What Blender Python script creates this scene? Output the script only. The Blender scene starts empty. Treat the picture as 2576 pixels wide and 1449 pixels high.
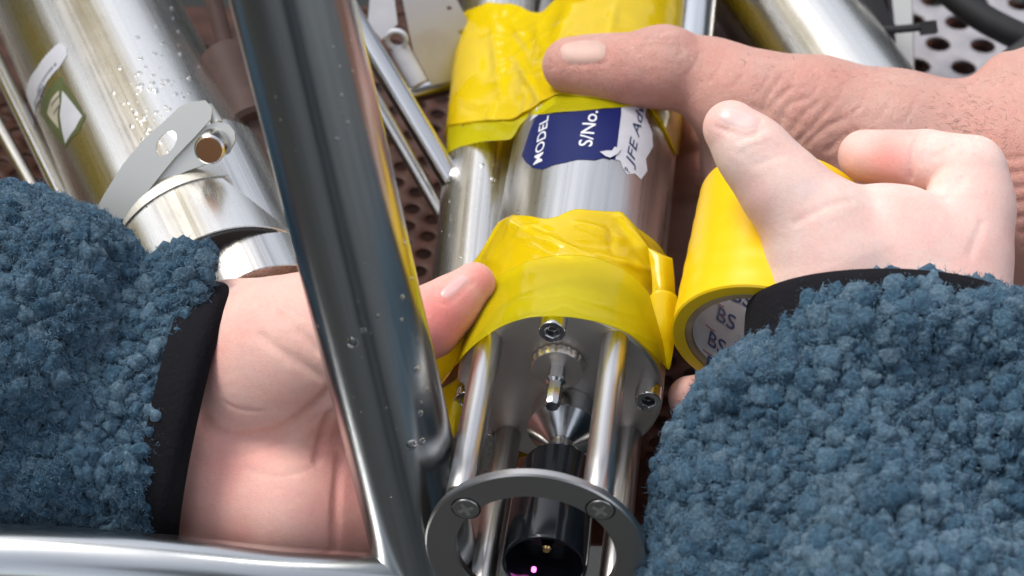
import bpy, bmesh, math, random
import numpy as np
from mathutils import Vector, Matrix, noise
from mathutils.bvhtree import BVHTree
random.seed(7); rng = np.random.default_rng(7)
scene = bpy.context.scene
COL = scene.collection
R_ = math.radians

# ---------------------------------------------------------------- camera, sky, sun, exposure
PITCH = R_(42)
FP = 5500.0                      # focal length, in units of 1/8000 m at the focus distance
S = 1 / 8000.0
RIGHT = np.array([1., 0, 0]); CUP = np.array([0, math.sin(PITCH), math.cos(PITCH)]); BACK = np.array([0, -math.cos(PITCH), math.sin(PITCH)])
RM = np.stack([RIGHT, CUP, BACK], axis=1)
ORG = np.array([0, 0, 0.5])
WUP = np.array([0, math.cos(PITCH), math.sin(PITCH)])      # world up, seen in the local frame
def W(p): return ORG + S * (np.asarray(p, float) @ RM.T)
cam = bpy.data.cameras.new('camera'); co = bpy.data.objects.new('camera', cam); COL.objects.link(co)
co.location = W([0, 0, FP]); co.rotation_euler = (math.pi / 2 - PITCH, 0, 0)
cam.sensor_width = 36; cam.lens = 36 * FP / 2576; cam.clip_start = .02; cam.clip_end = 500
cam.dof.use_dof = True; cam.dof.focus_distance = FP * S - .01; cam.dof.aperture_fstop = 13
scene.camera = co
SUN_EL, SUN_AZ = R_(60), R_(-62)           # azimuth from +Y (ahead of the camera), negative = left
w = bpy.data.worlds.new('World'); scene.world = w; w.use_nodes = True
nt = w.node_tree; bg = nt.nodes['Background']
sky = nt.nodes.new('ShaderNodeTexSky'); sky.sky_type = 'NISHITA'; sky.sun_disc = False
sky.sun_elevation = SUN_EL; sky.sun_rotation = SUN_AZ; sky.air_density = 1.; sky.dust_density = 1.6; sky.ozone_density = .8
hs = nt.nodes.new('ShaderNodeHueSaturation'); hs.inputs['Saturation'].default_value = .35        # thin overcast: a paler sky
nt.links.new(sky.outputs[0], hs.inputs['Color']); nt.links.new(hs.outputs[0], bg.inputs[0]); bg.inputs[1].default_value = .14
sl = bpy.data.lights.new('sun', 'SUN'); so = bpy.data.objects.new('sun', sl); COL.objects.link(so)
sl.energy = 1.35; sl.angle = R_(26); sl.color = (1, .95, .88)
sd = Vector((math.sin(SUN_AZ) * math.cos(SUN_EL), math.cos(SUN_AZ) * math.cos(SUN_EL), math.sin(SUN_EL)))
so.rotation_euler = sd.to_track_quat('Z', 'Y').to_euler(); so.location = (0, 0, 4)
scene.view_settings.view_transform = 'Standard'; scene.view_settings.look = 'None'
scene.view_settings.exposure = 1.06; scene.view_settings.gamma = 1

# ---------------------------------------------------------------- coordinates
def P(px, py, z=0.):
    k = 1 - z / FP
    return np.array([(px - 1288) * k, (724.5 - py) * k, z])
def PH(px, py, h):               # point under picture spot px,py on the level plane h
    y = 724.5 - py
    z = (h - WUP[1] * y) / (WUP[2] - WUP[1] * y / FP)
    return P(px, py, z)
def proj(p):
    p = np.asarray(p); k = 1 - p[..., 2] / FP
    return p[..., 0] / k + 1288, 724.5 - p[..., 1] / k
def unit(v): v = np.asarray(v, float); return v / np.linalg.norm(v)

# ---------------------------------------------------------------- objects
def empty(name, label, cat, at, group=None):
    o = bpy.data.objects.new(name, None); COL.objects.link(o); o.location = W(at)
    o.empty_display_size = .01
    o['label'] = label; o['category'] = cat
    if group: o['group'] = group
    return o
def tag(o, label=None, cat=None, group=None, kind=None):
    for k, v in (('label', label), ('category', cat), ('group', group), ('kind', kind)):
        if v: o[k] = v
    return o
def wloc(o):
    l = Vector(o.location)
    while o.parent: o = o.parent; l = l + Vector(o.location)
    return l
def mk_mesh(name, v, f, mat, smooth=True):
    me = bpy.data.meshes.new(name)
    v = np.asarray(v, float)
    if isinstance(f, np.ndarray):
        n, k = f.shape
        me.vertices.add(len(v)); me.vertices.foreach_set('co', v.ravel())
        me.loops.add(n * k); me.loops.foreach_set('vertex_index', f.ravel().astype(np.int32))
        me.polygons.add(n); me.polygons.foreach_set('loop_start', np.arange(0, n * k, k, dtype=np.int32))
        me.update(calc_edges=True); me.validate()
    else:
        me.from_pydata(v.tolist(), [], f); me.update()
    if smooth: me.polygons.foreach_set('use_smooth', [True] * len(me.polygons))
    if mat: me.materials.append(mat)
    return me
def mo(name, v, f, mat, parent=None, smooth=True):
    """mesh object from local-frame coordinates"""
    wv = W(v); c = (wv.min(0) + wv.max(0)) / 2
    me = mk_mesh(name, wv - c, f, mat, smooth)
    o = bpy.data.objects.new(name, me); COL.objects.link(o)
    if parent: o.parent = parent; o.location = Vector(c) - wloc(parent)
    else: o.location = c
    return o
def frame(o, zax, xax=(1, 0, 0)):
    z = unit(zax); x = np.asarray(xax, float); x = unit(x - z * (x @ z)); y = np.cross(z, x)
    return np.asarray(o, float), x, y, z
def infr(fr, v): o, x, y, z = fr; v = np.asarray(v, float); return o + v[:, :1] * x + v[:, 1:2] * y + v[:, 2:3] * z
def fo(name, me, fr, parent):
    """object sharing mesh me (units of the frame) set in frame fr, copies share data"""
    o = bpy.data.objects.new(name, me); COL.objects.link(o)
    c, x, y, z = fr
    m = Matrix([list(r) for r in (RM @ np.stack([x, y, z], 1) * S)]).to_4x4()
    loc = Vector(W(c))
    if parent: o.parent = parent; loc = loc - wloc(parent)
    m.translation = loc; o.matrix_basis = m
    return o
def lathe(prof, n=64, wob=None, caps=(True, True)):
    """profile [(r, z)], closed ends; returns v, f"""
    v = []; f = []
    for i, (r, z) in enumerate(prof):
        for k in range(n):
            a = 2 * math.pi * k / n; rr = r * (wob(i, a) if wob else 1)
            v.append((rr * math.cos(a), rr * math.sin(a), z))
    for i in range(len(prof) - 1):
        for k in range(n):
            k2 = (k + 1) % n
            f.append((i * n + k, i * n + k2, (i + 1) * n + k2, (i + 1) * n + k))
    if caps[0]: f.append(tuple(range(n - 1, -1, -1)))
    if caps[1]: m = (len(prof) - 1) * n; f.append(tuple(range(m, m + n)))
    return np.array(v), f
def bev(r0, z0, r1, z1, b=2.):
    return r1 - b, z1
def tube_prof(r, L, b=2.5): return [(r - b, 0), (r, b), (r, L - b), (r - b, L)]
def grain(o, v):
    a = o.data.attributes.new('grain', 'FLOAT_VECTOR', 'POINT'); a.data.foreach_set('vector', (np.asarray(v, float) * S).ravel().astype(np.float32)); return o
def autosmooth(o, ang=35):
    me = o.data
    bm = bmesh.new(); bm.from_mesh(me)
    for e in bm.edges:
        if len(e.link_faces) == 2 and e.calc_face_angle(0) > R_(ang): e.smooth = False
    bm.to_mesh(me); bm.free(); return o
def tube(name, p0, p1, r, mat, parent=None, n=72, r1=None, b=2.5, prof=None):
    p0 = np.asarray(p0, float); p1 = np.asarray(p1, float); L = np.linalg.norm(p1 - p0); r1 = r1 or r
    v, f = lathe(prof or [(r - b, 0), (r, b), (r + (r1 - r) * .33, L * .33), (r + (r1 - r) * .66, L * .66), (r1, L - b), (r1 - b, L)], n)
    return grain(autosmooth(mo(name, infr(frame(p0, p1 - p0), v), f, mat, parent)), v)
def sweep(name, pts, rad, mat, parent=None, n=16, flat=None):
    pts = catmull(np.array(pts, float), 6); m = len(pts)
    rad = np.interp(np.linspace(0, 1, m), np.linspace(0, 1, len(np.atleast_1d(rad))), np.atleast_1d(rad)) if np.ndim(rad) else np.full(m, rad)
    v = []; f = []; up = np.array([.13, .21, .97])
    for i in range(m):
        t = unit(pts[min(i + 1, m - 1)] - pts[max(i - 1, 0)]); x = unit(np.cross(up, t)); y = np.cross(t, x)
        for k in range(n):
            a = 2 * math.pi * k / n
            v.append(pts[i] + rad[i] * (math.cos(a) * x + math.sin(a) * y * (flat or 1)))
    for i in range(m - 1):
        for k in range(n): k2 = (k + 1) % n; f.append((i * n + k, i * n + k2, (i + 1) * n + k2, (i + 1) * n + k))
    f.append(tuple(range(n - 1, -1, -1))); f.append(tuple(range((m - 1) * n, m * n)))
    return mo(name, np.array(v), f, mat, parent)
def catmull(p, k):
    out = []
    n = len(p)
    for i in range(n - 1):
        a, b, c, d = p[max(i - 1, 0)], p[i], p[i + 1], p[min(i + 2, n - 1)]
        for j in range(k):
            t = j / k
            out.append(.5 * (2 * b + (c - a) * t + (2 * a - 5 * b + 4 * c - d) * t * t + (3 * b - a - 3 * c + d) * t ** 3))
    out.append(p[-1]); return np.array(out)
def grid_faces(n, m, wrap=False):
    i = np.arange(n - 1)[:, None]; j = np.arange(m if wrap else m - 1)[None]
    j2 = (j + 1) % m
    return np.stack([i * m + j, i * m + j2, (i + 1) * m + j2, (i + 1) * m + j], -1).reshape(-1, 4)

# ---------------------------------------------------------------- materials
def nodes(name):
    m = bpy.data.materials.new(name); m.use_nodes = True
    t = m.node_tree; b = t.nodes['Principled BSDF']; return m, t, b
def N(t, typ, **kw):
    n = t.nodes.new(typ)
    for k, v in kw.items():
        if k in n.inputs: n.inputs[k].default_value = v
        else: setattr(n, k, v)
    return n
def coords(t, scale=(1, 1, 1), obj=True):
    tc = N(t, 'ShaderNodeTexCoord'); mp = N(t, 'ShaderNodeMapping'); mp.inputs['Scale'].default_value = scale
    t.links.new(tc.outputs['Object'], mp.inputs[0]); return mp.outputs[0]
def ramp(t, src, stops):
    r = N(t, 'ShaderNodeValToRGB'); e = r.color_ramp.elements
    while len(e) < len(stops): e.new(.5)
    for el, (p, c) in zip(e, stops): el.position = p; el.color = (c if len(c) == 4 else (*c, 1)) if not isinstance(c, (int, float)) else (c, c, c, 1)
    t.links.new(src, r.inputs[0]); return r.outputs[0]
def bump(t, b, src, strength, dist=.0005, chain=None):
    n = N(t, 'ShaderNodeBump'); n.inputs['Strength'].default_value = strength; n.inputs['Distance'].default_value = dist
    t.links.new(src, n.inputs['Height'])
    if chain: t.links.new(chain, n.inputs['Normal'])
    t.links.new(n.outputs[0], b.inputs['Normal']); return n.outputs[0]
def metal(name, col=(.62, .61, .60), rough=.2, ring=.0, streak=.5, var=.12, dirt=None):
    """steel with drawn streaks along its axis (attribute 'grain' = coordinates in the part's own axes, z along it) and optional turned rings"""
    m, t, b = nodes(name); b.inputs['Metallic'].default_value = 1
    at = N(t, 'ShaderNodeAttribute', attribute_name='grain')
    def stretched(sc, det=4.):
        mp = N(t, 'ShaderNodeMapping'); mp.inputs['Scale'].default_value = sc; t.links.new(at.outputs['Vector'], mp.inputs[0])
        nz = N(t, 'ShaderNodeTexNoise', Scale=1., Detail=det); t.links.new(mp.outputs[0], nz.inputs['Vector']); return nz.outputs[0]
    c1 = coords(t, (90, 90, 90)); nz = N(t, 'ShaderNodeTexNoise', Scale=1., Detail=6.); t.links.new(c1, nz.inputs['Vector'])
    st = stretched((700, 700, 9)); lo = tuple(x * (1 - var) for x in col)
    cc = ramp(t, st, [(.3, lo), (.65, col)])
    if dirt:
        n2 = N(t, 'ShaderNodeTexNoise', Scale=.5, Detail=9.); t.links.new(c1, n2.inputs['Vector'])
        mx = N(t, 'ShaderNodeMix', data_type='RGBA'); t.links.new(ramp(t, n2.outputs[0], [(.5, 0.), (.75, .7)]), mx.inputs[0]); t.links.new(cc, mx.inputs[6]); mx.inputs[7].default_value = (*dirt, 1); cc = mx.outputs[2]
    t.links.new(cc, b.inputs['Base Color'])
    r1 = ramp(t, st, [(.25, rough * .8), (.75, min(1, rough * 1.25))])
    r2 = ramp(t, nz.outputs[0], [(.3, rough * .9), (.7, rough * 1.15)])
    mm = N(t, 'ShaderNodeMix', data_type='RGBA'); mm.inputs[0].default_value = .4; t.links.new(r1, mm.inputs[6]); t.links.new(r2, mm.inputs[7]); t.links.new(mm.outputs[2], b.inputs['Roughness'])
    ch = bump(t, b, stretched((1600, 1600, 14)), .1 * streak, .0002)
    if ring: ch = bump(t, b, stretched((90, 90, 5200), 2.), ring, .00012, ch)
    c3 = coords(t, (2600,) * 3); n4 = N(t, 'ShaderNodeTexNoise', Scale=1., Detail=2.); t.links.new(c3, n4.inputs['Vector'])
    bump(t, b, ramp(t, n4.outputs[0], [(.7, 0.), (.76, 1.)]), .12, .0001, ch)
    return m
def plastic(name, col, rough=.4, var=.3, bscale=0, bstr=.2, spec=.5, scale=120):
    m, t, b = nodes(name)
    c1 = coords(t, (scale,) * 3); nz = N(t, 'ShaderNodeTexNoise', Scale=1., Detail=7.); t.links.new(c1, nz.inputs['Vector'])
    t.links.new(ramp(t, nz.outputs[0], [(.3, tuple(x * (1 - var) for x in col)), (.7, col)]), b.inputs['Base Color'])
    b.inputs['Roughness'].default_value = rough; b.inputs['Specular IOR Level'].default_value = spec
    if bscale:
        c2 = coords(t, (bscale,) * 3); n2 = N(t, 'ShaderNodeTexNoise', Scale=1., Detail=5.); t.links.new(c2, n2.inputs['Vector'])
        bump(t, b, n2.outputs[0], bstr, .0004)
    return m
def skin(name, base, red, reds=(), bumps=.35, vein=None):
    """reds = [(local point, radius, strength)] of blotches of redder skin"""
    m, t, b = nodes(name)
    geo = N(t, 'ShaderNodeTexCoord')
    c1 = coords(t, (55,) * 3); nz = N(t, 'ShaderNodeTexNoise', Scale=1., Detail=6., Roughness=.6); t.links.new(c1, nz.inputs['Vector'])
    cur = ramp(t, nz.outputs[0], [(.32, base), (.72, tuple(base[i] * .62 + red[i] * .38 for i in range(3)))])
    c9 = coords(t, (24,) * 3); n9 = N(t, 'ShaderNodeTexNoise', Scale=1., Detail=7., Roughness=.62); t.links.new(c9, n9.inputs['Vector'])
    m9 = N(t, 'ShaderNodeMix', data_type='RGBA'); t.links.new(ramp(t, n9.outputs[0], [(.45, 0.), (.75, .42)]), m9.inputs[0]); t.links.new(cur, m9.inputs[6]); m9.inputs[7].default_value = (*red, 1); cur = m9.outputs[2]
    n10 = N(t, 'ShaderNodeTexNoise', Scale=1.7, Detail=3.); t.links.new(c9, n10.inputs['Vector'])
    m10 = N(t, 'ShaderNodeMix', data_type='RGBA'); t.links.new(ramp(t, n10.outputs[0], [(.56, 0.), (.72, .25)]), m10.inputs[0]); t.links.new(cur, m10.inputs[6]); m10.inputs[7].default_value = (base[0] * .72, base[1] * .82, base[2] * .95, 1); cur = m10.outputs[2]
    at = N(t, 'ShaderNodeAttribute', attribute_name='redness')
    mx = N(t, 'ShaderNodeMix', data_type='RGBA'); t.links.new(at.outputs['Fac'], mx.inputs[0]); t.links.new(cur, mx.inputs[6]); mx.inputs[7].default_value = (*red, 1); cur = mx.outputs[2]
    c3 = coords(t, (900,) * 3); n5 = N(t, 'ShaderNodeTexNoise', Scale=1., Detail=3.); t.links.new(c3, n5.inputs['Vector'])
    mx2 = N(t, 'ShaderNodeMix', data_type='RGBA', blend_type='MULTIPLY'); mx2.inputs[0].default_value = 1
    t.links.new(cur, mx2.inputs[6]); t.links.new(ramp(t, n5.outputs[0], [(.3, (.95, .935, .93)), (.6, (1, 1, 1))]), mx2.inputs[7])
    t.links.new(mx2.outputs[2], b.inputs['Base Color'])
    b.inputs['Roughness'].default_value = .52; b.inputs['Specular IOR Level'].default_value = .32
    b.inputs['Subsurface Weight'].default_value = .35; b.inputs['Subsurface Radius'].default_value = (1, .35, .2); b.inputs['Subsurface Scale'].default_value = .0025
    vo = N(t, 'ShaderNodeTexVoronoi', Scale=1.3); vo.feature = 'DISTANCE_TO_EDGE'
    c4 = coords(t, (1100,) * 3); wz = N(t, 'ShaderNodeTexNoise', Scale=.4, Detail=3.); t.links.new(c4, wz.inputs['Vector'])
    av = N(t, 'ShaderNodeVectorMath', operation='ADD'); t.links.new(c4, av.inputs[0]); t.links.new(wz.outputs['Color'], av.inputs[1]); t.links.new(av.outputs[0], vo.inputs['Vector'])
    ch = bump(t, b, ramp(t, vo.outputs[0], [(0., 0.), (.16, 1.)]), bumps * .7, .00025)
    c5 = coords(t, (260,) * 3); n6 = N(t, 'ShaderNodeTexNoise', Scale=1., Detail=5.); t.links.new(c5, n6.inputs['Vector'])
    bump(t, b, n6.outputs[0], bumps, .0005, ch)
    return m
def film(name, col, op0=.62, op1=.95, rough=.14):
    """translucent adhesive tape: attribute 'loose' = how far it has lifted (an air gap whitens it)"""
    m, t, b = nodes(name)
    out = t.nodes['Material Output']
    at = N(t, 'ShaderNodeAttribute', attribute_name='loose')
    c1 = coords(t, (130,) * 3); nz = N(t, 'ShaderNodeTexNoise', Scale=1., Detail=4.); t.links.new(c1, nz.inputs['Vector'])
    ad = N(t, 'ShaderNodeMath', operation='MULTIPLY_ADD'); ad.inputs[1].default_value = .5; ad.inputs[2].default_value = -.25; t.links.new(nz.outputs[0], ad.inputs[0])
    a2 = N(t, 'ShaderNodeMath', operation='ADD'); t.links.new(ad.outputs[0], a2.inputs[0]); t.links.new(at.outputs['Fac'], a2.inputs[1])
    opr = N(t, 'ShaderNodeMapRange'); t.links.new(a2.outputs[0], opr.inputs[0]); opr.inputs['To Min'].default_value = op0; opr.inputs['To Max'].default_value = op1
    b.inputs['Base Color'].default_value = (*col, 1); b.inputs['Roughness'].default_value = rough; b.inputs['Specular IOR Level'].default_value = .5
    b.inputs['Coat Weight'].default_value = .3; b.inputs['Coat Roughness'].default_value = .06
    c2 = coords(t, (320,) * 3); n2 = N(t, 'ShaderNodeTexNoise', Scale=1., Detail=3.); t.links.new(c2, n2.inputs['Vector']); bump(t, b, n2.outputs[0], .12, .0004)
    tl = N(t, 'ShaderNodeBsdfTranslucent'); tl.inputs[0].default_value = (*col, 1)
    m1 = N(t, 'ShaderNodeMixShader'); m1.inputs[0].default_value = .3; t.links.new(b.outputs[0], m1.inputs[1]); t.links.new(tl.outputs[0], m1.inputs[2])
    tr = N(t, 'ShaderNodeBsdfTransparent'); tr.inputs[0].default_value = (.97, .90, .10, 1)
    m2 = N(t, 'ShaderNodeMixShader'); t.links.new(opr.outputs[0], m2.inputs[0]); t.links.new(tr.outputs[0], m2.inputs[1]); t.links.new(m1.outputs[0], m2.inputs[2])
    t.links.new(m2.outputs[0], out.inputs[0])
    return m
def fleece_mat(name, lo, hi, tip):
    m, t, b = nodes(name)
    c1 = coords(t, (28,) * 3); nz = N(t, 'ShaderNodeTexNoise', Scale=1., Detail=8., Roughness=.65); t.links.new(c1, nz.inputs['Vector'])
    c2 = coords(t, (900,) * 3); n2 = N(t, 'ShaderNodeTexNoise', Scale=1., Detail=5., Roughness=.7); t.links.new(c2, n2.inputs['Vector'])
    base = ramp(t, nz.outputs[0], [(.3, lo), (.7, hi)])
    mx = N(t, 'ShaderNodeMix', data_type='RGBA'); t.links.new(ramp(t, n2.outputs[0], [(.45, 0.), (.8, .6)]), mx.inputs[0]); t.links.new(base, mx.inputs[6]); mx.inputs[7].default_value = (*tip, 1)
    t.links.new(mx.outputs[2], b.inputs['Base Color']); b.inputs['Roughness'].default_value = .95; b.inputs['Specular IOR Level'].default_value = .1
    at = N(t, 'ShaderNodeAttribute', attribute_name='tint'); m4 = N(t, 'ShaderNodeMix', data_type='RGBA', blend_type='MULTIPLY'); m4.inputs[0].default_value = 1
    t.links.new(mx.outputs[2], m4.inputs[6]); t.links.new(ramp(t, at.outputs['Fac'], [(0., (1, 1, 1)), (.01, (.48, .62, .70)), (.5, (.90, .94, .96)), (1., (1.35, 1.2, 1.12))]), m4.inputs[7]); t.links.new(m4.outputs[2], b.inputs['Base Color'])
    b.inputs['Sheen Weight'].default_value = .15; b.inputs['Sheen Roughness'].default_value = .5; b.inputs['Sheen Tint'].default_value = (.55, .75, 1, 1)
    ch = bump(t, b, n2.outputs[0], .9, .0009)
    c3 = coords(t, (3200,) * 3); n3 = N(t, 'ShaderNodeTexNoise', Scale=1., Detail=4.); t.links.new(c3, n3.inputs['Vector']); bump(t, b, n3.outputs[0], .6, .0003, ch)
    return m
M = {}
M['tube'] = metal('drawn_steel_tube', (.64, .625, .60), .27, streak=1.6, var=.3)
M['tube_scratched'] = metal('turned_steel_tube', (.60, .59, .575), .29, ring=.14, var=.2)
M['polished'] = metal('polished_steel', (.66, .655, .65), .19)
M['post'] = metal('electropolished_steel', (.50, .515, .52), .23, streak=1.)
M['plate'] = metal('machined_plate', (.76, .71, .67), .46, dirt=(.45, .38, .33))
M['ring'] = metal('ring_steel', (.52, .50, .48), .32)
M['rod'] = metal('ground_rod_steel', (.64, .62, .60), .29, streak=1., var=.25)
M['canister'] = metal('canister_steel', (.72, .70, .66), .27, var=.08, streak=.3)
M['zinc'] = metal('zinc_bracket', (.68, .67, .62), .45, var=.1)
M['black'] = plastic('black_acetal', (.010, .012, .016), .13)
M['rubber'] = plastic('black_rubber', (.015, .015, .016), .55)
M['socket'] = plastic('recess_shade', (.02, .018, .016), .4)
M['brass'] = metal('brass', (.75, .5, .22), .22)
M['rust'] = metal('rusty_bolt_end', (.32, .16, .08), .5)
M['brown'] = plastic('brown_fitting', (.07, .04, .034), .6, bscale=300, spec=.25)
M['tray_brown'] = plastic('rust_brown_sheet', (.085, .033, .021), .5, var=.55, bscale=200, bstr=.3, spec=.25)
M['tray_pale'] = plastic('pale_sheet', (.38, .365, .39), .4, var=.25, bscale=200)
M['label_blue'] = plastic('label_blue_print', (.005, .012, .10), .45, var=.15, spec=.25)
M['label_white'] = plastic('label_white_paper', (.56, .57, .62), .32, var=.12)
M['label_text'] = plastic('label_white_ink', (.75, .76, .8), .35, var=.05)
M['label_ink'] = plastic('label_navy_ink', (.03, .05, .12), .35, var=.1)
M['ink_red'] = plastic('ink_red', (.5, .06, .05), .4, var=.1)
M['ink_blue'] = plastic('ink_blue', (.03, .06, .22), .4, var=.2)
M['film'] = film('yellow_tape_film', (.93, .73, .008), .5, .9)
M['film_thin'] = film('thin_yellow_tape_film', (.74, .68, .014), .40, .72)
M['roll'] = plastic('yellow_tape_roll', (.90, .58, .004), .30, var=.06, scale=30)
M['card'] = plastic('cardboard_core', (.42, .30, .17), .7, var=.4, bscale=500)
M['core_paper'] = plastic('core_inner_paper', (.86, .85, .84), .5, var=.12)
M['skin_left'] = skin('skin_pink_palm', (.82, .55, .47), (.80, .26, .23), bumps=.45)
M['skin_fair'] = skin('skin_fair', (.84, .65, .58), (.82, .32, .28), bumps=.38)
M['skin_tan'] = skin('skin_tan', (.71, .44, .37), (.64, .23, .19), bumps=1.1)
M['nail_fair'] = plastic('nail_fair', (.80, .56, .52), .25, var=.06)
M['nail_tan'] = plastic('nail_tan', (.66, .43, .36), .5, var=.15)
M['nail_tip'] = plastic('nail_free_edge', (.72, .55, .38), .3, var=.1)
M['fleece'] = fleece_mat('blue_fleece', (.022, .058, .094), (.090, .160, .222), (.25, .36, .44))
M['fibre'] = plastic('fleece_fibre', (.12, .22, .31), .8, var=.4)
M['cuff'] = plastic('black_cuff_binding', (.006, .0055, .009), .9, bscale=700, bstr=1., spec=.25)
M['deck'] = plastic('dark_wet_deck_paint', (.035, .038, .036), .5, scale=3)
M['grey_paint'] = plastic('grey_ship_paint', (.16, .17, .17), .5, scale=4)
M['added_yellow'] = plastic('added_yellow_plastic', (.72, .52, .02), .4, scale=10)  # yellow of the added figures and box, there for reflections
M['jacket'] = plastic('navy_jacket', (.02, .03, .05), .8, scale=10)
M['hair'] = plastic('dark_hair', (.02, .013, .01), .5)
def water():
    m, t, b = nodes('water'); b.inputs['Transmission Weight'].default_value = 1; b.inputs['Roughness'].default_value = .0; b.inputs['IOR'].default_value = 1.33; return m
M['water'] = water()

# ---------------------------------------------------------------- implicit-surface modeller (hands, sleeves, bodies)
def surface_nets(D, org, cell):
    s = D < 0
    nx, ny, nz = D.shape
    c = s[:-1, :-1, :-1].astype(np.int8)
    tot = np.zeros((nx - 1, ny - 1, nz - 1), np.int8)
    offs = [(i, j, k) for i in (0, 1) for j in (0, 1) for k in (0, 1)]
    for i, j, k in offs: tot += s[i:nx - 1 + i, j:ny - 1 + j, k:nz - 1 + k]
    act = (tot > 0) & (tot < 8)
    I = np.argwhere(act); idx = -np.ones(act.shape, np.int64); idx[act] = np.arange(len(I))
    cor = {o: D[I[:, 0] + o[0], I[:, 1] + o[1], I[:, 2] + o[2]] for o in offs}
    acc = np.zeros((len(I), 3)); cnt = np.zeros(len(I))
    for a in offs:
        for ax in range(3):
            if a[ax]: continue
            b = list(a); b[ax] = 1; b = tuple(b)
            da, db = cor[a], cor[b]; m = (da < 0) != (db < 0)
            t = np.where(m, da / np.where(m, da - db, 1), 0)
            p = np.array(a, float)[None] + t[:, None] * np.eye(3)[ax][None]
            acc[m] += p[m]; cnt[m] += 1
    v = org + (I + acc / cnt[:, None]) * cell
    F = []
    for ax in range(3):
        sl0 = [slice(None)] * 3; sl1 = [slice(None)] * 3; sl0[ax] = slice(None, -1); sl1[ax] = slice(1, None)
        a = s[tuple(sl0)]; b = s[tuple(sl1)]; E = np.argwhere(a != b)
        u, w_ = [(1, 2), (2, 0), (0, 1)][ax]
        E = E[(E[:, u] > 0) & (E[:, w_] > 0) & (E[:, u] < act.shape[u]) & (E[:, w_] < act.shape[w_])]
        def at(du, dw):
            q = E.copy(); q[:, u] -= du; q[:, w_] -= dw; return idx[q[:, 0], q[:, 1], q[:, 2]]
        q = np.stack([at(1, 1), at(0, 1), at(0, 0), at(1, 0)], 1)
        flip = ~a[tuple(E.T)]
        q[flip] = q[flip][:, ::-1]
        F.append(q[(q >= 0).all(1)])
    return v, np.concatenate(F)
class Sdf:
    def __init__(s, k=30): s.pr = []; s.k = k; s.gr = []
    def cone(s, a, ra, b, rb, k=None, flat=None): s.pr.append(('c', np.array(a, float), ra, np.array(b, float), rb, k or s.k, flat)); return s
    def chain(s, pts, k=None, flat=None):
        """pts (px, py, z, apparent radius)"""
        q = [(P(*p[:3]), p[3] * (1 - p[2] / FP)) for p in pts]
        for (a, ra), (b, rb) in zip(q[:-1], q[1:]): s.cone(a, ra, b, rb, k, flat)
        return s
    def ell(s, c, r, k=None, rot=None):
        rot = np.eye(3) if rot is None else rot
        s.pr.append(('e', np.array(c, float), np.array(r, float), rot, None, k or s.k, None)); return s
    def groove(s, pts, w, d): s.gr.append((np.array(pts, float), w, d)); return s
    def build(s, cell):
        lo = np.full(3, 1e9); hi = -lo
        for p in s.pr:
            if p[0] == 'c':
                for c, r in ((p[1], p[2]), (p[3], p[4])): lo = np.minimum(lo, c - r); hi = np.maximum(hi, c + r)
            else: lo = np.minimum(lo, p[1] - max(p[2])); hi = np.maximum(hi, p[1] + max(p[2]))
        pad = 4 * cell + s.k * .3; lo -= pad; hi += pad
        n = np.ceil((hi - lo) / cell).astype(int) + 1
        D = np.full(n, 1e3, np.float32)
        ax = [lo[i] + np.arange(n[i]) * cell for i in range(3)]
        def sub(l, h, m):
            a = np.clip(np.floor((l - m - lo) / cell).astype(int), 0, n); b = np.clip(np.ceil((h + m - lo) / cell).astype(int) + 1, 0, n)
            sl = tuple(slice(a[i], b[i]) for i in range(3))
            X = np.stack(np.meshgrid(*[ax[i][sl[i]] for i in range(3)], indexing='ij'), -1).astype(np.float32)
            return sl, X
        for p in s.pr:
            k = p[5]
            if p[0] == 'c':
                _, a, ra, b, rb, k, flat = p; rm = max(ra, rb)
                sl, X = sub(np.minimum(a, b) - rm, np.maximum(a, b) + rm, k + 3 * cell)
                ba = (b - a).astype(np.float32); t = np.clip(((X - a.astype(np.float32)) @ ba) / max(float(ba @ ba), 1e-6), 0, 1)
                dv = X - a.astype(np.float32) - t[..., None] * ba
                if flat: dv[..., 2] /= flat
                d = np.sqrt((dv ** 2).sum(-1)) - (ra + t * (rb - ra))
                if flat: d *= min(1, flat)
            else:
                _, c, r, rot, _, k, _ = p
                sl, X = sub(c - max(r), c + max(r), k + 3 * cell)
                q = (X - c.astype(np.float32)) @ rot.astype(np.float32)
                k0 = np.sqrt(((q / r) ** 2).sum(-1)); k1 = np.sqrt(((q / (r * r)) ** 2).sum(-1)) + 1e-9
                d = (k0 * (k0 - 1) / k1).astype(np.float32)
            o = D[sl]; h = np.maximum(k - np.abs(o - d), 0) / k
            D[sl] = np.minimum(o, d) - h * h * k * .25
        for pts, wd, dp in s.gr:
            sl, X = sub(pts.min(0), pts.max(0), 3 * wd)
            dist = np.full(X.shape[:3], 1e6, np.float32)
            for a, b in zip(pts[:-1], pts[1:]):
                ba = (b - a).astype(np.float32); t = np.clip(((X - a.astype(np.float32)) @ ba) / float(ba @ ba), 0, 1)
                dist = np.minimum(dist, np.sqrt(((X - a.astype(np.float32) - t[..., None] * ba) ** 2).sum(-1)))
            D[sl] += dp * np.exp(-(dist / wd) ** 2)
        return surface_nets(D, lo, cell)
def vnormals(v, f):
    n = np.zeros_like(v); fn = np.cross(v[f[:, 2]] - v[f[:, 0]], v[f[:, 3]] - v[f[:, 1]])
    for i in range(4): np.add.at(n, f[:, i], fn)
    return n / (np.linalg.norm(n, axis=1)[:, None] + 1e-9)
def on_surface(bvh, px, py, z0=1500):
    a = P(px, py, z0); b = P(px, py, -3500); d = Vector(b - a).normalized()
    h = bvh.ray_cast(Vector(a), d)
    return (np.array(h[0]), np.array(h[1])) if h[0] is not None else (None, None)
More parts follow.
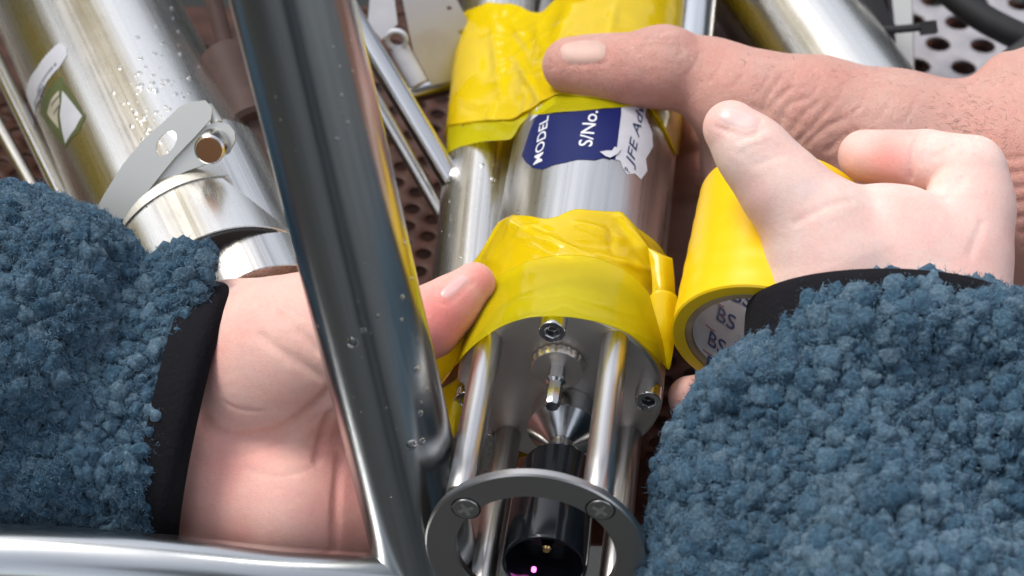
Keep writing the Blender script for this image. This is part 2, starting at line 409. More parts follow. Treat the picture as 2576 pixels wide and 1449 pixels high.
def bvh_of(v, f): return BVHTree.FromPolygons([tuple(x) for x in v.tolist()], [tuple(x) for x in (f.tolist() if isinstance(f, np.ndarray) else f)])
def grooves_on(sdf, cell, lines):
    """add creases given in picture positions, snapped to the surface modelled so far"""
    v, f = sdf.build(cell * 3); b = bvh_of(v, f)
    for pts, wd, dp in lines:
        q = [on_surface(b, x, y)[0] for x, y in catmull(np.array(pts, float), 4)]
        q = [x for x in q if x is not None]
        if len(q) > 1: sdf.groove(q, wd, dp)
def redness(o, v, spots):
    me = o.data; at = me.attributes.new('redness', 'FLOAT', 'POINT'); a = np.zeros(len(me.vertices))
    for c, r, st in spots: a = np.maximum(a, st * np.exp(-(np.linalg.norm(v - c, axis=1) / r) ** 2))
    at.data.foreach_set('value', a.astype(np.float32))
def nail(name, bvh, quad, mat, parent, lift=3.2, n=14, m=12, dome=3.):
    """nail plate lying on the skin: quad = 4 picture corners (root a, root b, tip b, tip a)"""
    q = np.array(quad, float); V = []; ok = []
    for i in range(n):
        for j in range(m):
            u = i / (n - 1); vv = j / (m - 1)
            # superellipse rounding of the corners
            a = 2 * u - 1; c = 2 * vv - 1
            k = (abs(a) ** 2.8 + abs(c) ** 2.8) ** (1 / 2.8); mx = max(abs(a), abs(c), 1e-6); sc = mx / max(k, 1e-6)
            a *= sc; c *= sc; uu = (a + 1) / 2; cc = (c + 1) / 2
            x = (q[0] * (1 - cc) + q[1] * cc) * (1 - uu) + (q[3] * (1 - cc) + q[2] * cc) * uu
            h, nn = on_surface(bvh, x[0], x[1])
            if h is None: return None
            e = min(1, 4 * (1 - max(abs(2 * u - 1), abs(2 * vv - 1))))
            V.append(h + nn * (lift * e - .6 + dome * (1 - c * c) * e))
    return mo(name, np.array(V), grid_faces(n, m), mat, parent)

# ================================================================ STRUCTURE
v = np.array([(-60, -60, 0), (60, -60, 0), (60, 60, 0), (-60, 60, 0)], float)
me = mk_mesh('deck', v, [(0, 1, 2, 3)], M['deck'], False); o = bpy.data.objects.new('deck', me); COL.objects.link(o); tag(o, kind='structure')

# perforated sheets: real holes in a hexagonal lattice, lying level
def perforated(name, px, py, h, pitch, hole, nx, ny, rot, mat, label, cat, thick=10, fold=None):
    c = PH(px, py, h); X = np.array([1., 0, 0]); Y = np.array([0, WUP[2], -WUP[1]])     # level plane axes
    cr, sr = math.cos(rot), math.sin(rot); ax = cr * X + sr * Y; ay = -sr * X + cr * Y
    V = []; F = []; seg = 12; nrm = WUP
    hexr = pitch / math.sqrt(3)
    for j in range(-ny, ny + 1):
        for i in range(-nx, nx + 1):
            o = c + ax * (i + (.5 if j % 2 else 0)) * pitch + ay * j * pitch * .8660254
            b = len(V)
            for lay, z in ((0, 0), (1, 0), (2, -2.5), (3, -thick), (4, -thick)):
                for k in range(seg):
                    a = 2 * math.pi * (k + .0) / seg + math.pi / 6
                    if lay in (0, 4):
                        r = hexr if k % 2 == 0 else hexr * math.cos(math.pi / 6)
                    else: r = hole if lay != 1 else hole + 2.5
                    V.append(o + ax * r * math.cos(a) + ay * r * math.sin(a) + nrm * z)
            for lay in range(4):
                for k in range(seg):
                    k2 = (k + 1) % seg
                    F.append((b + lay * seg + k, b + lay * seg + k2, b + (lay + 1) * seg + k2, b + (lay + 1) * seg + k))
    o = mo(name, np.array(V), np.array(F), mat, None, False); tag(o, label, cat)
    bm = bmesh.new(); bm.from_mesh(o.data); bmesh.ops.remove_doubles(bm, verts=bm.verts, dist=.00002); bm.to_mesh(o.data); bm.free()
    return o
perforated('perforated_tray', 900, 600, -720, 82, 24, 31, 16, R_(22), M['tray_brown'], 'rust brown perforated steel tray under the instruments, at left and in the gap', 'tray')
back_at = PH(900, 600, -960); hx = 31 * 82; hy = 16 * 82  # added brown sheet below the tray, put in to keep the holes dark
_X = np.array([1., 0, 0]); _Y = np.array([0, WUP[2], -WUP[1]])
mo('dark_backing_sheet', np.array([back_at + sx * hx * _X + sy * hy * _Y + dz * WUP for dz in (0, -12) for sx, sy in ((-1, -1), (1, -1), (1, 1), (-1, 1))]), [(0, 1, 2, 3), (7, 6, 5, 4)] + [(i, (i + 1) % 4, 4 + (i + 1) % 4, 4 + i) for i in range(4)], M['tray_brown'], bpy.data.objects['perforated_tray'], False)
perforated('perforated_sheet', 2520, 60, -640, 150, 43, 5, 7, R_(-4), M['tray_pale'], 'pale perforated panel with large round holes in the top right corner', 'panel')

# ================================================================ MAIN INSTRUMENT
NA = unit([-.117, -.652, .749])                       # axis, towards the viewer
C0 = P(1408, 980, 0)
UA = unit(WUP - NA * (WUP @ NA)); RA = np.cross(UA, NA) * 1.0
if RA[0] < 0: RA = -RA
# face axes are rolled a little
roll = R_(6.5)
RF = math.cos(roll) * RA + math.sin(roll) * UA; UF = -math.sin(roll) * RA + math.cos(roll) * UA
def A(a, b, s): return C0 + a * RA + b * UA - s * NA   # a right, b up, s away from viewer along the axis
def AF(a, b, s): return C0 + a * RF + b * UF - s * NA
inst = empty('instrument', 'large steel instrument with printed label, taped flange and open rod cage in the middle', 'instrument', A(0, 0, 0))
tube('housing', A(0, 0, 100), A(0, 0, 2400), 233, M['tube_scratched'], inst, n=128, b=3)
# end flange
v, f = lathe([(252, 0), (260, 7), (260, 96), (254, 100), (60, 100)][::-1] , 128)
v, f = lathe([(0.5, 0), (252, 0), (260, 7), (260, 98), (255, 102), (.5, 102)], 128, caps=(False, False))
autosmooth(mo('end_flange', infr(frame(C0, -NA, RA), v), f, M['plate'], inst))
# small tube alongside
def a2(s): return -250 - .063 * s
def b2(s): return -273 + .102 * s
R2 = 131.
st = empty('slim_tube', 'slim plain steel tube taped along the left side of the large instrument', 'tube', A(a2(0), b2(0), 0))
tube('tube_body', A(a2(-10), b2(-10), -10), A(a2(2600), b2(2600), 2600), R2, M['tube'], st, n=96)
# a third tube behind the pair, seen at the top edge between them
rt = tube('slim_tube', A(-190, -310, 900), A(-190, -310, 2700), 90, M['tube'], None, n=64)
tag(rt, 'steel tube lying under and between the taped pair at the top edge', 'tube')
tb = tube('slim_tube', A(250, 120, 1300), A(250, 120, 2600), 60, M['polished'], None, n=64)
tag(tb, 'thin polished rod running beyond the man\'s thumb along the large instrument\'s right side', 'rod')

# polar height-field heads (screws)
def head(R, H, hf, nr=26, na=72, side=None, foot=0):
    rs = list(np.linspace(0.001, R - 1.5, nr)) + [R]
    V = []
    for i, r in enumerate(rs):
        for k in range(na):
            a = 2 * math.pi * k / na; x, y = r * math.cos(a), r * math.sin(a)
            V.append((x, y, H + hf(x, y) if i < nr else H - 2))
    sides = [H - 4, H * .5, foot]
    for z in sides:
        for k in range(na):
            a = 2 * math.pi * k / na; r = R * (side(a) if side else 1); V.append((r * math.cos(a), r * math.sin(a), z))
    n = len(rs) + 3
    return np.array(V), grid_faces(n, na, True)
def hexd(x, y, r): return max(abs(x * math.cos(t) + y * math.sin(t)) for t in (0, math.pi / 3, 2 * math.pi / 3)) - r
sv, sf = head(33, 44, lambda x, y: -24 * min(1, max(0, (17 - (hexd(x, y, 0))) / 2.5)), side=lambda a: 1 + .02 * math.sin(30 * a))
screw_me = mk_mesh('socket_screw', sv, sf, M['polished'])
def screw_at(par, a, b): 
    o = fo('socket_screw', screw_me, frame(AF(a, b, 0), NA, RF), par)
    sk = mk_mesh('dark_hex_plate', *lathe([(.5, 21.2), (16.5, 21.2)], 6, caps=(False, False)), M['socket'], False)  # dark plate on the socket floor, recess shade put into its colour
    q = bpy.data.objects.new('dark_hex_plate', sk); COL.objects.link(q); q.parent = o; return o
for a, b in ((8, 232), (226, -2), (-232, -2)): screw_at(inst, a, b)
def mk_grain(name, v, f, mat):
    me = mk_mesh(name, v, f, mat); a = me.attributes.new('grain', 'FLOAT_VECTOR', 'POINT'); a.data.foreach_set('vector', (np.asarray(v, float) * S).ravel().astype(np.float32)); return me
# cage rods
RL = 531.
_v, _f = lathe([(30, -2), (32, 0), (34.5, 4), (34.5, 200), (34.5, 400), (34.5, RL - 2), (33, RL)], 48); rod_me = mk_grain('rod', _v, _f, M['rod'])
for a, b in ((-160, 166), (154, 166), (-150, -160), (162, -160)):
    autosmooth(fo('cage_rod', rod_me, frame(AF(a, b, 0), NA, RF), inst), 40)
# knurled disc with pin, above the centre
kc = AF(6, 92, 0)
disc = mo('adjuster_disc', infr(frame(kc, NA, RF), lathe([(50, 0), (58, 1), (66, 6), (66, 22), (61, 28), (.5, 28)], 120, wob=lambda i, a: 1 + (.02 if i in (2, 3) else 0) * (1 if math.sin(20 * a) > 0 else -1), caps=(True, False))[0]), lathe([(50, 0), (58, 1), (66, 6), (66, 22), (61, 28), (.5, 28)], 120, caps=(True, False))[1], M['plate'], inst)
autosmooth(disc)
pin = tube('pin', kc + NA * 26, kc + NA * 180, 18, M['polished'], disc, n=8, prof=[(21, 0), (21, 40), (27, 43), (27, 50), (20, 57), (20, 126), (16, 132)])
# sensor: cone, neck, black sleeve
sc = AF(8, -80, 0)
def sen(name, prof, mat, n=96, caps=(True, True), ang=20): return grain(autosmooth(mo(name, infr(frame(sc, NA, RF), lathe(prof, n, caps=caps)[0]), lathe(prof, n, caps=caps)[1], mat, inst), ang), lathe(prof, n, caps=caps)[0])
sen('sensor_cone', [(82, -3), (87, 2), (87, 56), (91, 61), (91, 67), (36, 118), (33, 120), (33, 150), (29, 154)], M['polished'])
blk = sen('sensor_sleeve', [(28, 146), (38, 150), (40, 153), (76, 184), (84, 196), (84, 330), (86, 336), (98, 342), (102, 348), (102, 514), (100, 520), (94, 521), (91, 518), (90, 400), (.5, 398)], M['black'], caps=(True, False))
g = sc + NA * 396
br = tube('brass_contact', g, g + NA * 120 , 16, M['brass'], blk, n=24, prof=[(10, 0), (10, 20), (17, 24), (17, 44), (13, 50), (13, 72), (8, 76)])
led = bpy.data.materials.new('pink_indicator'); led.use_nodes = True; led.node_tree.nodes['Principled BSDF'].inputs['Emission Color'].default_value = (1, .15, .8, 1); led.node_tree.nodes['Principled BSDF'].inputs['Emission Strength'].default_value = 1.5
lp = sc + NA * 470 - 36 * RF - 62 * UF
tube('indicator_lamp', lp, lp + NA * 14, 6, led, blk, n=16)
sen('contact_block', [(60, 396), (60, 410), (56, 414)], M['rubber'])
# front ring
RT = 24
rp = [(187, RT - 3), (190, RT), (256, RT), (260, RT - 4), (260, 4), (257, 0), (190, 0), (187, 3), (187, RT - 3)]
rv, rf = lathe(rp, 160, caps=(False, False))
rc = AF(0, 0, -RL)
ring = autosmooth(mo('front_ring', infr(frame(rc, NA, RF), rv), rf, M['ring'], inst))
cv, cf = head(31, 4, lambda x, y: -3.4 * (1 if (abs(x) < 4.5 and abs(y) < 19) or (abs(y) < 4.5 and abs(x) < 19) or math.hypot(x, y) < 8 else 0) - (0 if math.hypot(x, y) < 24 else -0.0), nr=34, na=96, foot=-8)
cross_me = mk_mesh('cross_head_screw', cv, cf, M['ring'])
_a, _b = 5., 20.
_pl = np.array([(_a, _a), (_b, _a - 1), (_b, -_a + 1), (_a, -_a), (_a - 1, -_b), (-_a + 1, -_b), (-_a, -_a), (-_b, -_a + 1), (-_b, _a - 1), (-_a, _a), (-_a + 1, _b), (_a - 1, _b)])
plus_me = mk_mesh('bright_cross', np.concatenate([_pl, np.full((12, 1), 4.4)], 1), [tuple(range(11, -1, -1))], M['zinc'], False)  # bright plate over the screw head, painting in the recess's reflection
for a, b in ((-146, 150), (164, 150), (-150, -160), (162, -160)):
    th = R_(20 + 30 * (a > 0))
    fr = frame(AF(a, b, -RL - RT), NA, math.cos(th) * RF + math.sin(th) * UF)
    o = fo('cross_head_screw', cross_me, fr, ring)
    fo('bright_cross', plus_me, fr, ring)
    # flat dark ring round the head, a groove's shade put into colour
    q = bpy.data.objects.new('dark_head_ring', None)
    v, f = lathe([(31.2, .6), (35, .6), (35, .4), (31.2, .4)], 48, caps=(False, False))
    fo('dark_head_ring', mk_mesh('dark_head_ring', v, f, M['socket']), fr, ring)

# ---- text helper: flat type wrapped on a cylinder
def text_mesh(s, size, shear=0):
    cu = bpy.data.curves.new('t', 'FONT'); cu.body = s; cu.size = size; cu.resolution_u = 3; cu.shear = shear; cu.offset = size * .008
    o = bpy.data.objects.new('t', cu); COL.objects.link(o); bpy.context.view_layer.update()
    me = bpy.data.meshes.new_from_object(o); bpy.data.objects.remove(o)
    bm = bmesh.new(); bm.from_mesh(me); bmesh.ops.triangulate(bm, faces=bm.faces)
    bmesh.ops.subdivide_edges(bm, edges=[e for e in bm.edges if e.calc_length() > size * .2], cuts=2)
    bmesh.ops.triangulate(bm, faces=bm.faces)
    v = np.array([x.co[:] for x in bm.verts]); f = [tuple(q.index for q in x.verts) for x in bm.faces]
    bm.free(); return v, f
def cyl_pt(ang, s, r): return C0 + r * (math.cos(ang) * UA + math.sin(ang) * RA) - s * NA     # ang 0 = top of tube
def pix_to_cyl(px, py, r=233., cen=None, nn=NA, uu=UA, rr=RA):
    """where the sight line through a picture point meets the cylinder: angle and distance along the axis"""
    c = C0 if cen is None else cen
    a = np.array([0, 0, FP]); d = unit(P(px, py, 0) - a)
    ap = a - c; A_ = d - nn * (d @ nn); B_ = ap - nn * (ap @ nn)
    qa, qb, qc = A_ @ A_, 2 * A_ @ B_, B_ @ B_ - r * r; disc = qb * qb - 4 * qa * qc
    t = (-qb - math.sqrt(max(disc, 0))) / (2 * qa); h = a + t * d - c
    return math.atan2(h @ rr, h @ uu), -(h @ nn)
def cyl_patch(name, poly, r, lift, mat, parent, cen=None, nn=NA, uu=UA, rr=RA, steps=9, inner=None):
    """patch on the cylinder: poly = picture outline; filled by a fan refined onto the surface"""
    c = C0 if cen is None else cen
    pts = [pix_to_cyl(x, y, r, c, nn, uu, rr) for x, y in poly]
    bm = bmesh.new(); vs = [bm.verts.new((a * r, s, 0)) for a, s in pts]; bm.faces.new(vs)
    bmesh.ops.triangulate(bm, faces=bm.faces)
    for _ in range(3):
        es = [e for e in bm.edges if e.calc_length() > 22]
        if es: bmesh.ops.subdivide_edges(bm, edges=es, cuts=1); bmesh.ops.triangulate(bm, faces=bm.faces)
    V = []; 
    for q in bm.verts:
        a = q.co.x / r; V.append(c + (r + lift) * (math.cos(a) * uu + math.sin(a) * rr) - q.co.y * nn)
    bm.verts.index_update(); F = [tuple(q.index for q in x.verts) for x in bm.faces]; bm.free()
    return mo(name, np.array(V), F, mat, parent)
def cyl_text(name, s, at, toward, size, mat, parent, r=233., lift=1.6, cen=None, nn=NA, uu=UA, rr=RA, shear=0, xs=1.):
    """baseline starts at picture point at, runs towards picture point toward"""
    c = C0 if cen is None else cen
    a0, s0 = pix_to_cyl(*at, r, c, nn, uu, rr); a1, s1 = pix_to_cyl(*toward, r, c, nn, uu, rr)
    dx = np.array([(a1 - a0) * r, s1 - s0]); L = np.linalg.norm(dx); dx /= L
    dy = np.array([-dx[1], dx[0]])
    v, f = text_mesh(s, size, shear); k = L / (v[:, 0].max() - v[:, 0].min()) if xs is None else xs
    u = v[:, :1] * k * dx + v[:, 1:2] * dy
    aa = a0 + u[:, 0] / r; ss = s0 + u[:, 1]
    V = c + (r + lift) * (np.cos(aa)[:, None] * uu + np.sin(aa)[:, None] * rr) - ss[:, None] * nn
    return mo(name, V, f, mat, parent, False)
lab = cyl_patch('label', [(1313, 392), (1333, 330), (1352, 285), (1372, 262), (1420, 215), (1480, 195), (1560, 205), (1563, 285), (1548, 402), (1518, 398), (1495, 404), (1455, 402), (1420, 410), (1392, 416), (1365, 427), (1342, 424), (1322, 408)], 233, 1.2, M['label_blue'], inst)
cyl_patch('label_panel', [(1560, 205), (1640, 215), (1622, 290), (1640, 335), (1642, 370), (1624, 400), (1628, 430), (1612, 452), (1596, 437), (1578, 440), (1567, 425), (1560, 405), (1548, 402), (1563, 285)], 233, 1.2, M['label_white'], inst)
cyl_patch('label_corner', [(1333, 308), (1352, 270), (1374, 250), (1400, 232), (1398, 262), (1372, 280), (1352, 292)], 233, 1.9, M['label_white'], inst)
cyl_text('lettering', 'MODEL', (1364, 409), (1381, 294), 41, M['label_text'], inst, xs=None, lift=2.2)
cyl_text('lettering', 'S/No.', (1488, 372), (1504, 282), 52, M['label_text'], inst, xs=None, lift=2.2)
cyl_text('lettering', 'JFE Adv', (1592, 420), (1622, 262), 36, M['label_ink'], inst, xs=None, lift=2.2, shear=.25)
cyl_text('lettering', 'P', (1583, 438), (1588, 420), 26, M['label_ink'], inst, xs=1, lift=2.2, shear=.3)
# torn curl of the label
for pl in ([(1508, 385), (1522, 396), (1534, 400), (1552, 390), (1560, 378), (1545, 372), (1538, 382), (1525, 382)],):
    cyl_patch('label_tear', pl, 233, 5, M['label_white'], inst)

# ================================================================ YELLOW TAPE WRAPS
def hull_loop(s, t, r1, r2, off):
    """closed loop round both tubes in the plane at s, t in [0,1): top of the big tube, bridge, small tube, under-bridge"""
    c2 = np.array([a2(s), b2(s)]); d = np.linalg.norm(c2); th = math.atan2(c2[1], c2[0]); be = math.acos((r1 - r2) / d)
    lo = th - be; hi = th + be
    # upper tangent normal = th - be, lower tangent normal = th + be (angles), th is near pi
    out = np.zeros((len(t), 2)); nr = np.zeros((len(t), 2)); br = np.zeros(len(t))
    A0 = lo % (2 * math.pi); A1 = hi % (2 * math.pi)
    for i, q in enumerate(t):
        if q < .5:      # big tube arc from lower tangent round the right side to the upper one
            a = (A1 - 2 * math.pi) + (A0 - A1 + 2 * math.pi) * (q / .5); n = np.array([math.cos(a), math.sin(a)]); out[i] = n * (r1 + off)
        elif q < .68:
            u = (q - .5) / .18; n = np.array([math.cos(A0), math.sin(A0)]); out[i] = (n * (r1 + off)) * (1 - u) + (c2 + n * (r2 + off)) * u; br[i] = math.sin(math.pi * u)
        elif q < .9:
            a = A0 + (A1 - A0) * ((q - .68) / .22); n = np.array([math.cos(a), math.sin(a)]); out[i] = c2 + n * (r2 + off)
        else:
            u = (q - .9) / .1; n = np.array([math.cos(A1), math.sin(A1)]); out[i] = (c2 + n * (r2 + off)) * (1 - u) + (n * (r1 + off)) * u; br[i] = .5 * math.sin(math.pi * u)
        nr[i] = n
    return out, nr, br
def wrap(name, low, up, r1, off, mat, label, smin=-150, smax=2000, sback=(0, 300), nt=220, ns=70, sag=14, wr=6, seed=0, loose0=.12, trange=None, ridges=(), fr=.0046, contact=1.2, cat='tape'):
    t = np.linspace(0, 1, nt, endpoint=False) if trange is None else np.linspace(trange[0], trange[1], nt)
    low = np.array(sorted(low)); up = np.array(sorted(up))
    sv = np.linspace(smin, smax, 160); r1f = r1 if callable(r1) else (lambda s: r1)
    Pn = np.zeros((len(sv), nt, 3)); Nn = np.zeros_like(Pn); Br = np.zeros((len(sv), nt))
    for i, s in enumerate(sv):
        q, n, b = hull_loop(s, t, r1f(s), R2, off)
        q = q - n * (sag * b)[:, None]
        Pn[i] = C0 + q[:, :1] * RA + q[:, 1:] * UA - s * NA; Nn[i] = n[:, :1] * RA + n[:, 1:] * UA; Br[i] = b
    X, Y = proj(Pn)
    def solve(c):
        f_ = Y - np.interp(X, c[:, 0], c[:, 1]); res = np.full(nt, np.nan)
        for k in range(nt):
            g_ = f_[:, k]; z = np.where((g_[:-1] > 0) & (g_[1:] <= 0))[0]
            front = Nn[0, k] @ np.array([0, 0, 1.]) > .0
            if len(z) and front:
                i = z[0]; res[k] = sv[i] + (sv[i + 1] - sv[i]) * g_[i] / (g_[i] - g_[i + 1])
        return res
    s0 = solve(low); s1 = solve(up)
    for arr, bk in ((s0, sback[0]), (s1, sback[1])):
        ok = ~np.isnan(arr)
        if trange is None:
            kk = np.where(ok)[0]
            # back side: ease towards the set value
            x = np.arange(nt); bad = ~ok
            if len(kk):
                filled = np.interp(x, np.concatenate([kk - nt, kk, kk + nt]), np.concatenate([arr[kk]] * 3)); arr[bad] = filled[bad] * .5 + bk * .5
            else: arr[:] = bk
        else: arr[:] = np.interp(np.arange(nt), np.where(ok)[0], arr[ok])
    for _ in range(3):
        for arr in (s0, s1):
            arr[1:-1] = .25 * arr[:-2] + .5 * arr[1:-1] + .25 * arr[2:]
    s1 = np.maximum(s1, s0 + 6)
    V = np.zeros((ns, nt, 3)); L = np.zeros((ns, nt)); so_ = Vector((seed * 13.7, seed * 5.1, 0))
    step = sv[1] - sv[0]
    for j in range(ns):
        u = j / (ns - 1); ss = s0 * (1 - u) + s1 * u; ii = np.clip((ss - smin) / step, 0, len(sv) - 1.001); i0 = ii.astype(int); fr_ = (ii - i0)[:, None]; kk = np.arange(nt)
        p = Pn[i0, kk] * (1 - fr_) + Pn[i0 + 1, kk] * fr_; n = Nn[i0, kk]; b = Br[i0, kk]
        for k in range(nt):
            q = Vector(p[k] * fr); 
            x = noise.noise(q * 1. + so_); y = 1 - abs(noise.noise(q * 1.9 + so_ * 2)) * 3
            y = max(0, y) ** 2
            edge = min(1, min(u, 1 - u) * 8)
            lo_ = loose0 + b[k]
            px_, py_ = proj(p[k])
            rd = 0
            for (x0, y0, x1, y1, wd, ht) in ridges:
                dx, dy = x1 - x0, y1 - y0; l2 = dx * dx + dy * dy; tt = min(1, max(0, ((px_ - x0) * dx + (py_ - y0) * dy) / l2)); dd = math.hypot(px_ - x0 - tt * dx, py_ - y0 - tt * dy)
                if dd < 3 * wd: e = math.exp(-(dd / wd / 1.25) ** 2) * (1 - .6 * abs(2 * tt - 1)); rd += .85 * ht * e; lo_ = max(lo_, abs(ht) / 12 * math.exp(-(dd / wd / 1.6) ** 2))
            V[j, k] = p[k] + n[k] * ((x * wr * .6 + y * wr) * min(1, lo_ + .08) + max(0, contact * x) + rd)
            L[j, k] = min(1, lo_ + .35 * max(0, x))
    o = mo(name, V.reshape(-1, 3), grid_faces(ns, nt, trange is None), mat)
    at = o.data.attributes.new('loose', 'FLOAT', 'POINT'); at.data.foreach_set('value', L.ravel().astype(np.float32))
    so2 = o.modifiers.new('s', 'SOLIDIFY'); so2.thickness = .00012; so2.offset = 1
    tag(o, label, cat); return o
inner = [(900, 395), (1112, 396), (1150, 371), (1210, 357), (1290, 351), (1300, 330), (1330, 290), (1900, 240)]
wrap('adhesive_tape', [(900, 400)] + inner[1:], [(900, 250), (1300, 230), (1900, 100)], 233, 2.5, M['film_thin'], 'short lower layer of yellow tape on the slim tube below the upper wrap', smin=600, smax=2100, sback=(1350, 1600), seed=1, loose0=.35)
wrap('adhesive_tape', [(900, 360), (1107, 345), (1130, 315), (1200, 306), (1290, 300), (1330, 277), (1400, 236), (1500, 246), (1629, 268), (1670, 320), (1699, 388), (1800, 430)],
     [(900, 110), (1130, 90), (1148, 55), (1170, 28), (1230, 5), (1300, 12), (1335, 30), (1360, 33), (1390, 8), (1420, -25), (1500, -40), (1900, -70)], 233, 6, M['film'],
     'wrinkled yellow tape wrapped round both tubes under the man\'s thumb', smin=600, smax=2300, sback=(1250, 1750), seed=2, loose0=.4, wr=4.5, sag=8,
     ridges=((1240, 40, 1262, 240, 12, 14), (1262, 140, 1290, 120, 10, 8), (1290, 60, 1330, 120, 8, 10), (1300, 150, 1360, 250, 9, 11), (1330, 200, 1400, 180, 9, 8), (1120, 335, 1300, 315, 9, 9), (1440, 20, 1400, 90, 12, 10), (1550, 0, 1530, 90, 10, 8), (1350, 60, 1380, 160, 14, 10)))
# flange tape: wrinkled upper layer then the smooth outer band
rfl = lambda s: 262 if s < 110 else (262 - 26 * min(1, (s - 110) / 110))
wrap('adhesive_tape', [(900, 1010), (1100, 980), (1180, 880), (1240, 790), (1300, 740), (1440, 700), (1560, 712), (1640, 770), (1700, 860), (1900, 1000)],
     [(900, 760), (1100, 735), (1190, 662), (1225, 610), (1245, 570), (1265, 550), (1290, 541), (1330, 543), (1370, 552), (1400, 548), (1425, 533), (1450, 525), (1500, 530), (1540, 532), (1568, 533), (1580, 560), (1620, 585), (1650, 610), (1685, 655), (1900, 760)], rfl, 5, M['film'],
     'wrinkled yellow tape above the flange, held down by the left thumb', smin=-250, smax=900, sback=(60, 380), seed=3, loose0=.42, wr=4.5, sag=4,
     ridges=((1300, 570, 1480, 660, 13, 26), (1250, 600, 1220, 690, 16, 10), (1560, 545, 1660, 700, 10, 20), (1530, 560, 1545, 640, 7, -8), (1440, 560, 1560, 600, 10, 8), (1500, 640, 1650, 690, 7, 9), (1600, 660, 1690, 760, 9, 10), (1400, 610, 1530, 620, 9, -6), (1345, 580, 1400, 600, 11, -8)))
wrap('adhesive_tape', [(900, 1120), (1086, 975), (1097, 968), (1140, 920), (1200, 861), (1250, 828), (1290, 811), (1340, 799), (1390, 795), (1450, 800), (1500, 809), (1550, 826), (1600, 850), (1645, 893), (1681, 928), (1900, 1000)],
     [(900, 960), (1085, 905), (1120, 850), (1160, 790), (1205, 728), (1260, 690), (1330, 655), (1400, 641), (1450, 640), (1500, 648), (1550, 668), (1600, 700), (1645, 755), (1690, 830), (1900, 1000)], lambda s: 262, 9, M['film_thin'],
     'smooth translucent yellow tape band round the flange rim with a strip to the slim tube', smin=-420, smax=700, sback=(-5, 210), seed=4, loose0=.12, wr=2.5, sag=10,
     ridges=((1215, 835, 1420, 770, 5, 3), (1420, 770, 1650, 860, 5, 3), (1240, 770, 1420, 742, 4, 2), (1420, 742, 1620, 800, 4, 2)))
def sheet(name, G, mat, label, loose=.8, k=7, wr=3, seed=9, cat='tape', group=None):
    G = np.array([[P(*p) for p in row] for row in G])
    a = np.array([catmull(r, k) for r in G]); b = np.array([catmull(a[:, j], k) for j in range(a.shape[1])]).transpose(1, 0, 2)
    n, m = b.shape[:2]; V = b.reshape(-1, 3)
    for i in range(len(V)): V[i, 2] += wr * 2 * noise.noise(Vector(V[i] * .015) + Vector((seed, 0, 0)))
    o = mo(name, V, grid_faces(n, m), mat); at = o.data.attributes.new('loose', 'FLOAT', 'POINT'); at.data.foreach_set('value', np.full(len(V), loose, np.float32))
    s2 = o.modifiers.new('s', 'SOLIDIFY'); s2.thickness = .00012; tag(o, label, cat); return o
sheet('adhesive_tape', [[(1622, 768, -10), (1646, 733, 0), (1680, 732, 0), (1702, 744, -12)], [(1616, 806, 6), (1642, 800, 16), (1676, 800, 16), (1706, 798, -4)], [(1628, 848, 14), (1652, 860, 26), (1680, 862, 22), (1698, 852, 4)], [(1660, 900, 22), (1668, 910, 30), (1680, 912, 28), (1690, 900, 20)], [(1676, 924, 26), (1679, 928, 28), (1682, 929, 28), (1685, 924, 26)]], M['film'], 'folded yellow tape tab hanging from the flange between it and the tape roll', wr=5)
sheet('adhesive_tape', [[(1630, 622, -110), (1664, 640, -100), (1691, 650, -112)], [(1640, 700, -75), (1668, 706, -60), (1697, 706, -84)], [(1640, 775, -45), (1672, 778, -30), (1700, 776, -55)]], M['film'], 'upright pleat of yellow tape at the right of the flange', loose=.5, wr=6)
sheet('adhesive_tape', [[(1226, 716, 14), (1213, 780, 12), (1203, 858, 10)], [(1160, 802, 34), (1162, 850, 26), (1158, 906, 16)], [(1083, 902, 60), (1088, 936, 45), (1097, 971, 25)]], M['film'], 'loose strip of yellow tape between flange and post, just below the left thumb', loose=.35, wr=4)
sheet('adhesive_tape', [[(1096, 985, -60), (1140, 960, -30), (1165, 930, -45)], [(1104, 1060, -40), (1140, 1040, 0), (1172, 1010, -35)], [(1115, 1130, -40), (1140, 1100, -10), (1160, 1070, -45)]], M['film'], 'yellow tape end on the slim tube between frame post and rods', loose=.7)

# ================================================================ TAPE ROLL
NR = unit([-.21, -.77, .60]); rlo = P(1911, 862, 150); RR = 219.
UR = unit(np.array([0, 0, 1.]) - NR * NR[2]); XR = np.cross(UR, NR); XR = XR if XR[0] > 0 else -XR
rollo = empty('tape_roll', 'thick roll of bright yellow tape with printed paper core, held in the fair right hand', 'tape roll', rlo)
RLn = 440
fr = frame(rlo, -NR, XR)
prof = [(RR - 34, 1), (RR - 26, 0), (RR - 5, 0), (RR, 4)] + [(RR - (.5 if i % 2 else 0) - .8 * math.sin(i * 1.7), 4 + (RLn - 8) * i / 24) for i in range(1, 24)] + [(RR, RLn - 4), (RR - 5, RLn), (RR - 34, RLn)]
v, f = lathe(prof, 160, caps=(False, False)); autosmooth(mo('tape_winding', infr(fr, v), f, M['roll'], rollo))
v, f = lathe([(RR - 34, 3), (RR - 36, 1), (RR - 50, 1), (RR - 51, 3), (RR - 51, RLn - 2), (RR - 34, RLn - 2)], 128, caps=(False, False)); core = autosmooth(mo('cardboard_core', infr(fr, v), f, M['card'], rollo))
v, f = lathe([(RR - 52, 10), (RR - 53, 12), (RR - 53, RLn - 6)], 128, caps=(False, False)); mo('core_paper', infr(fr, v), f, M['core_paper'], core)
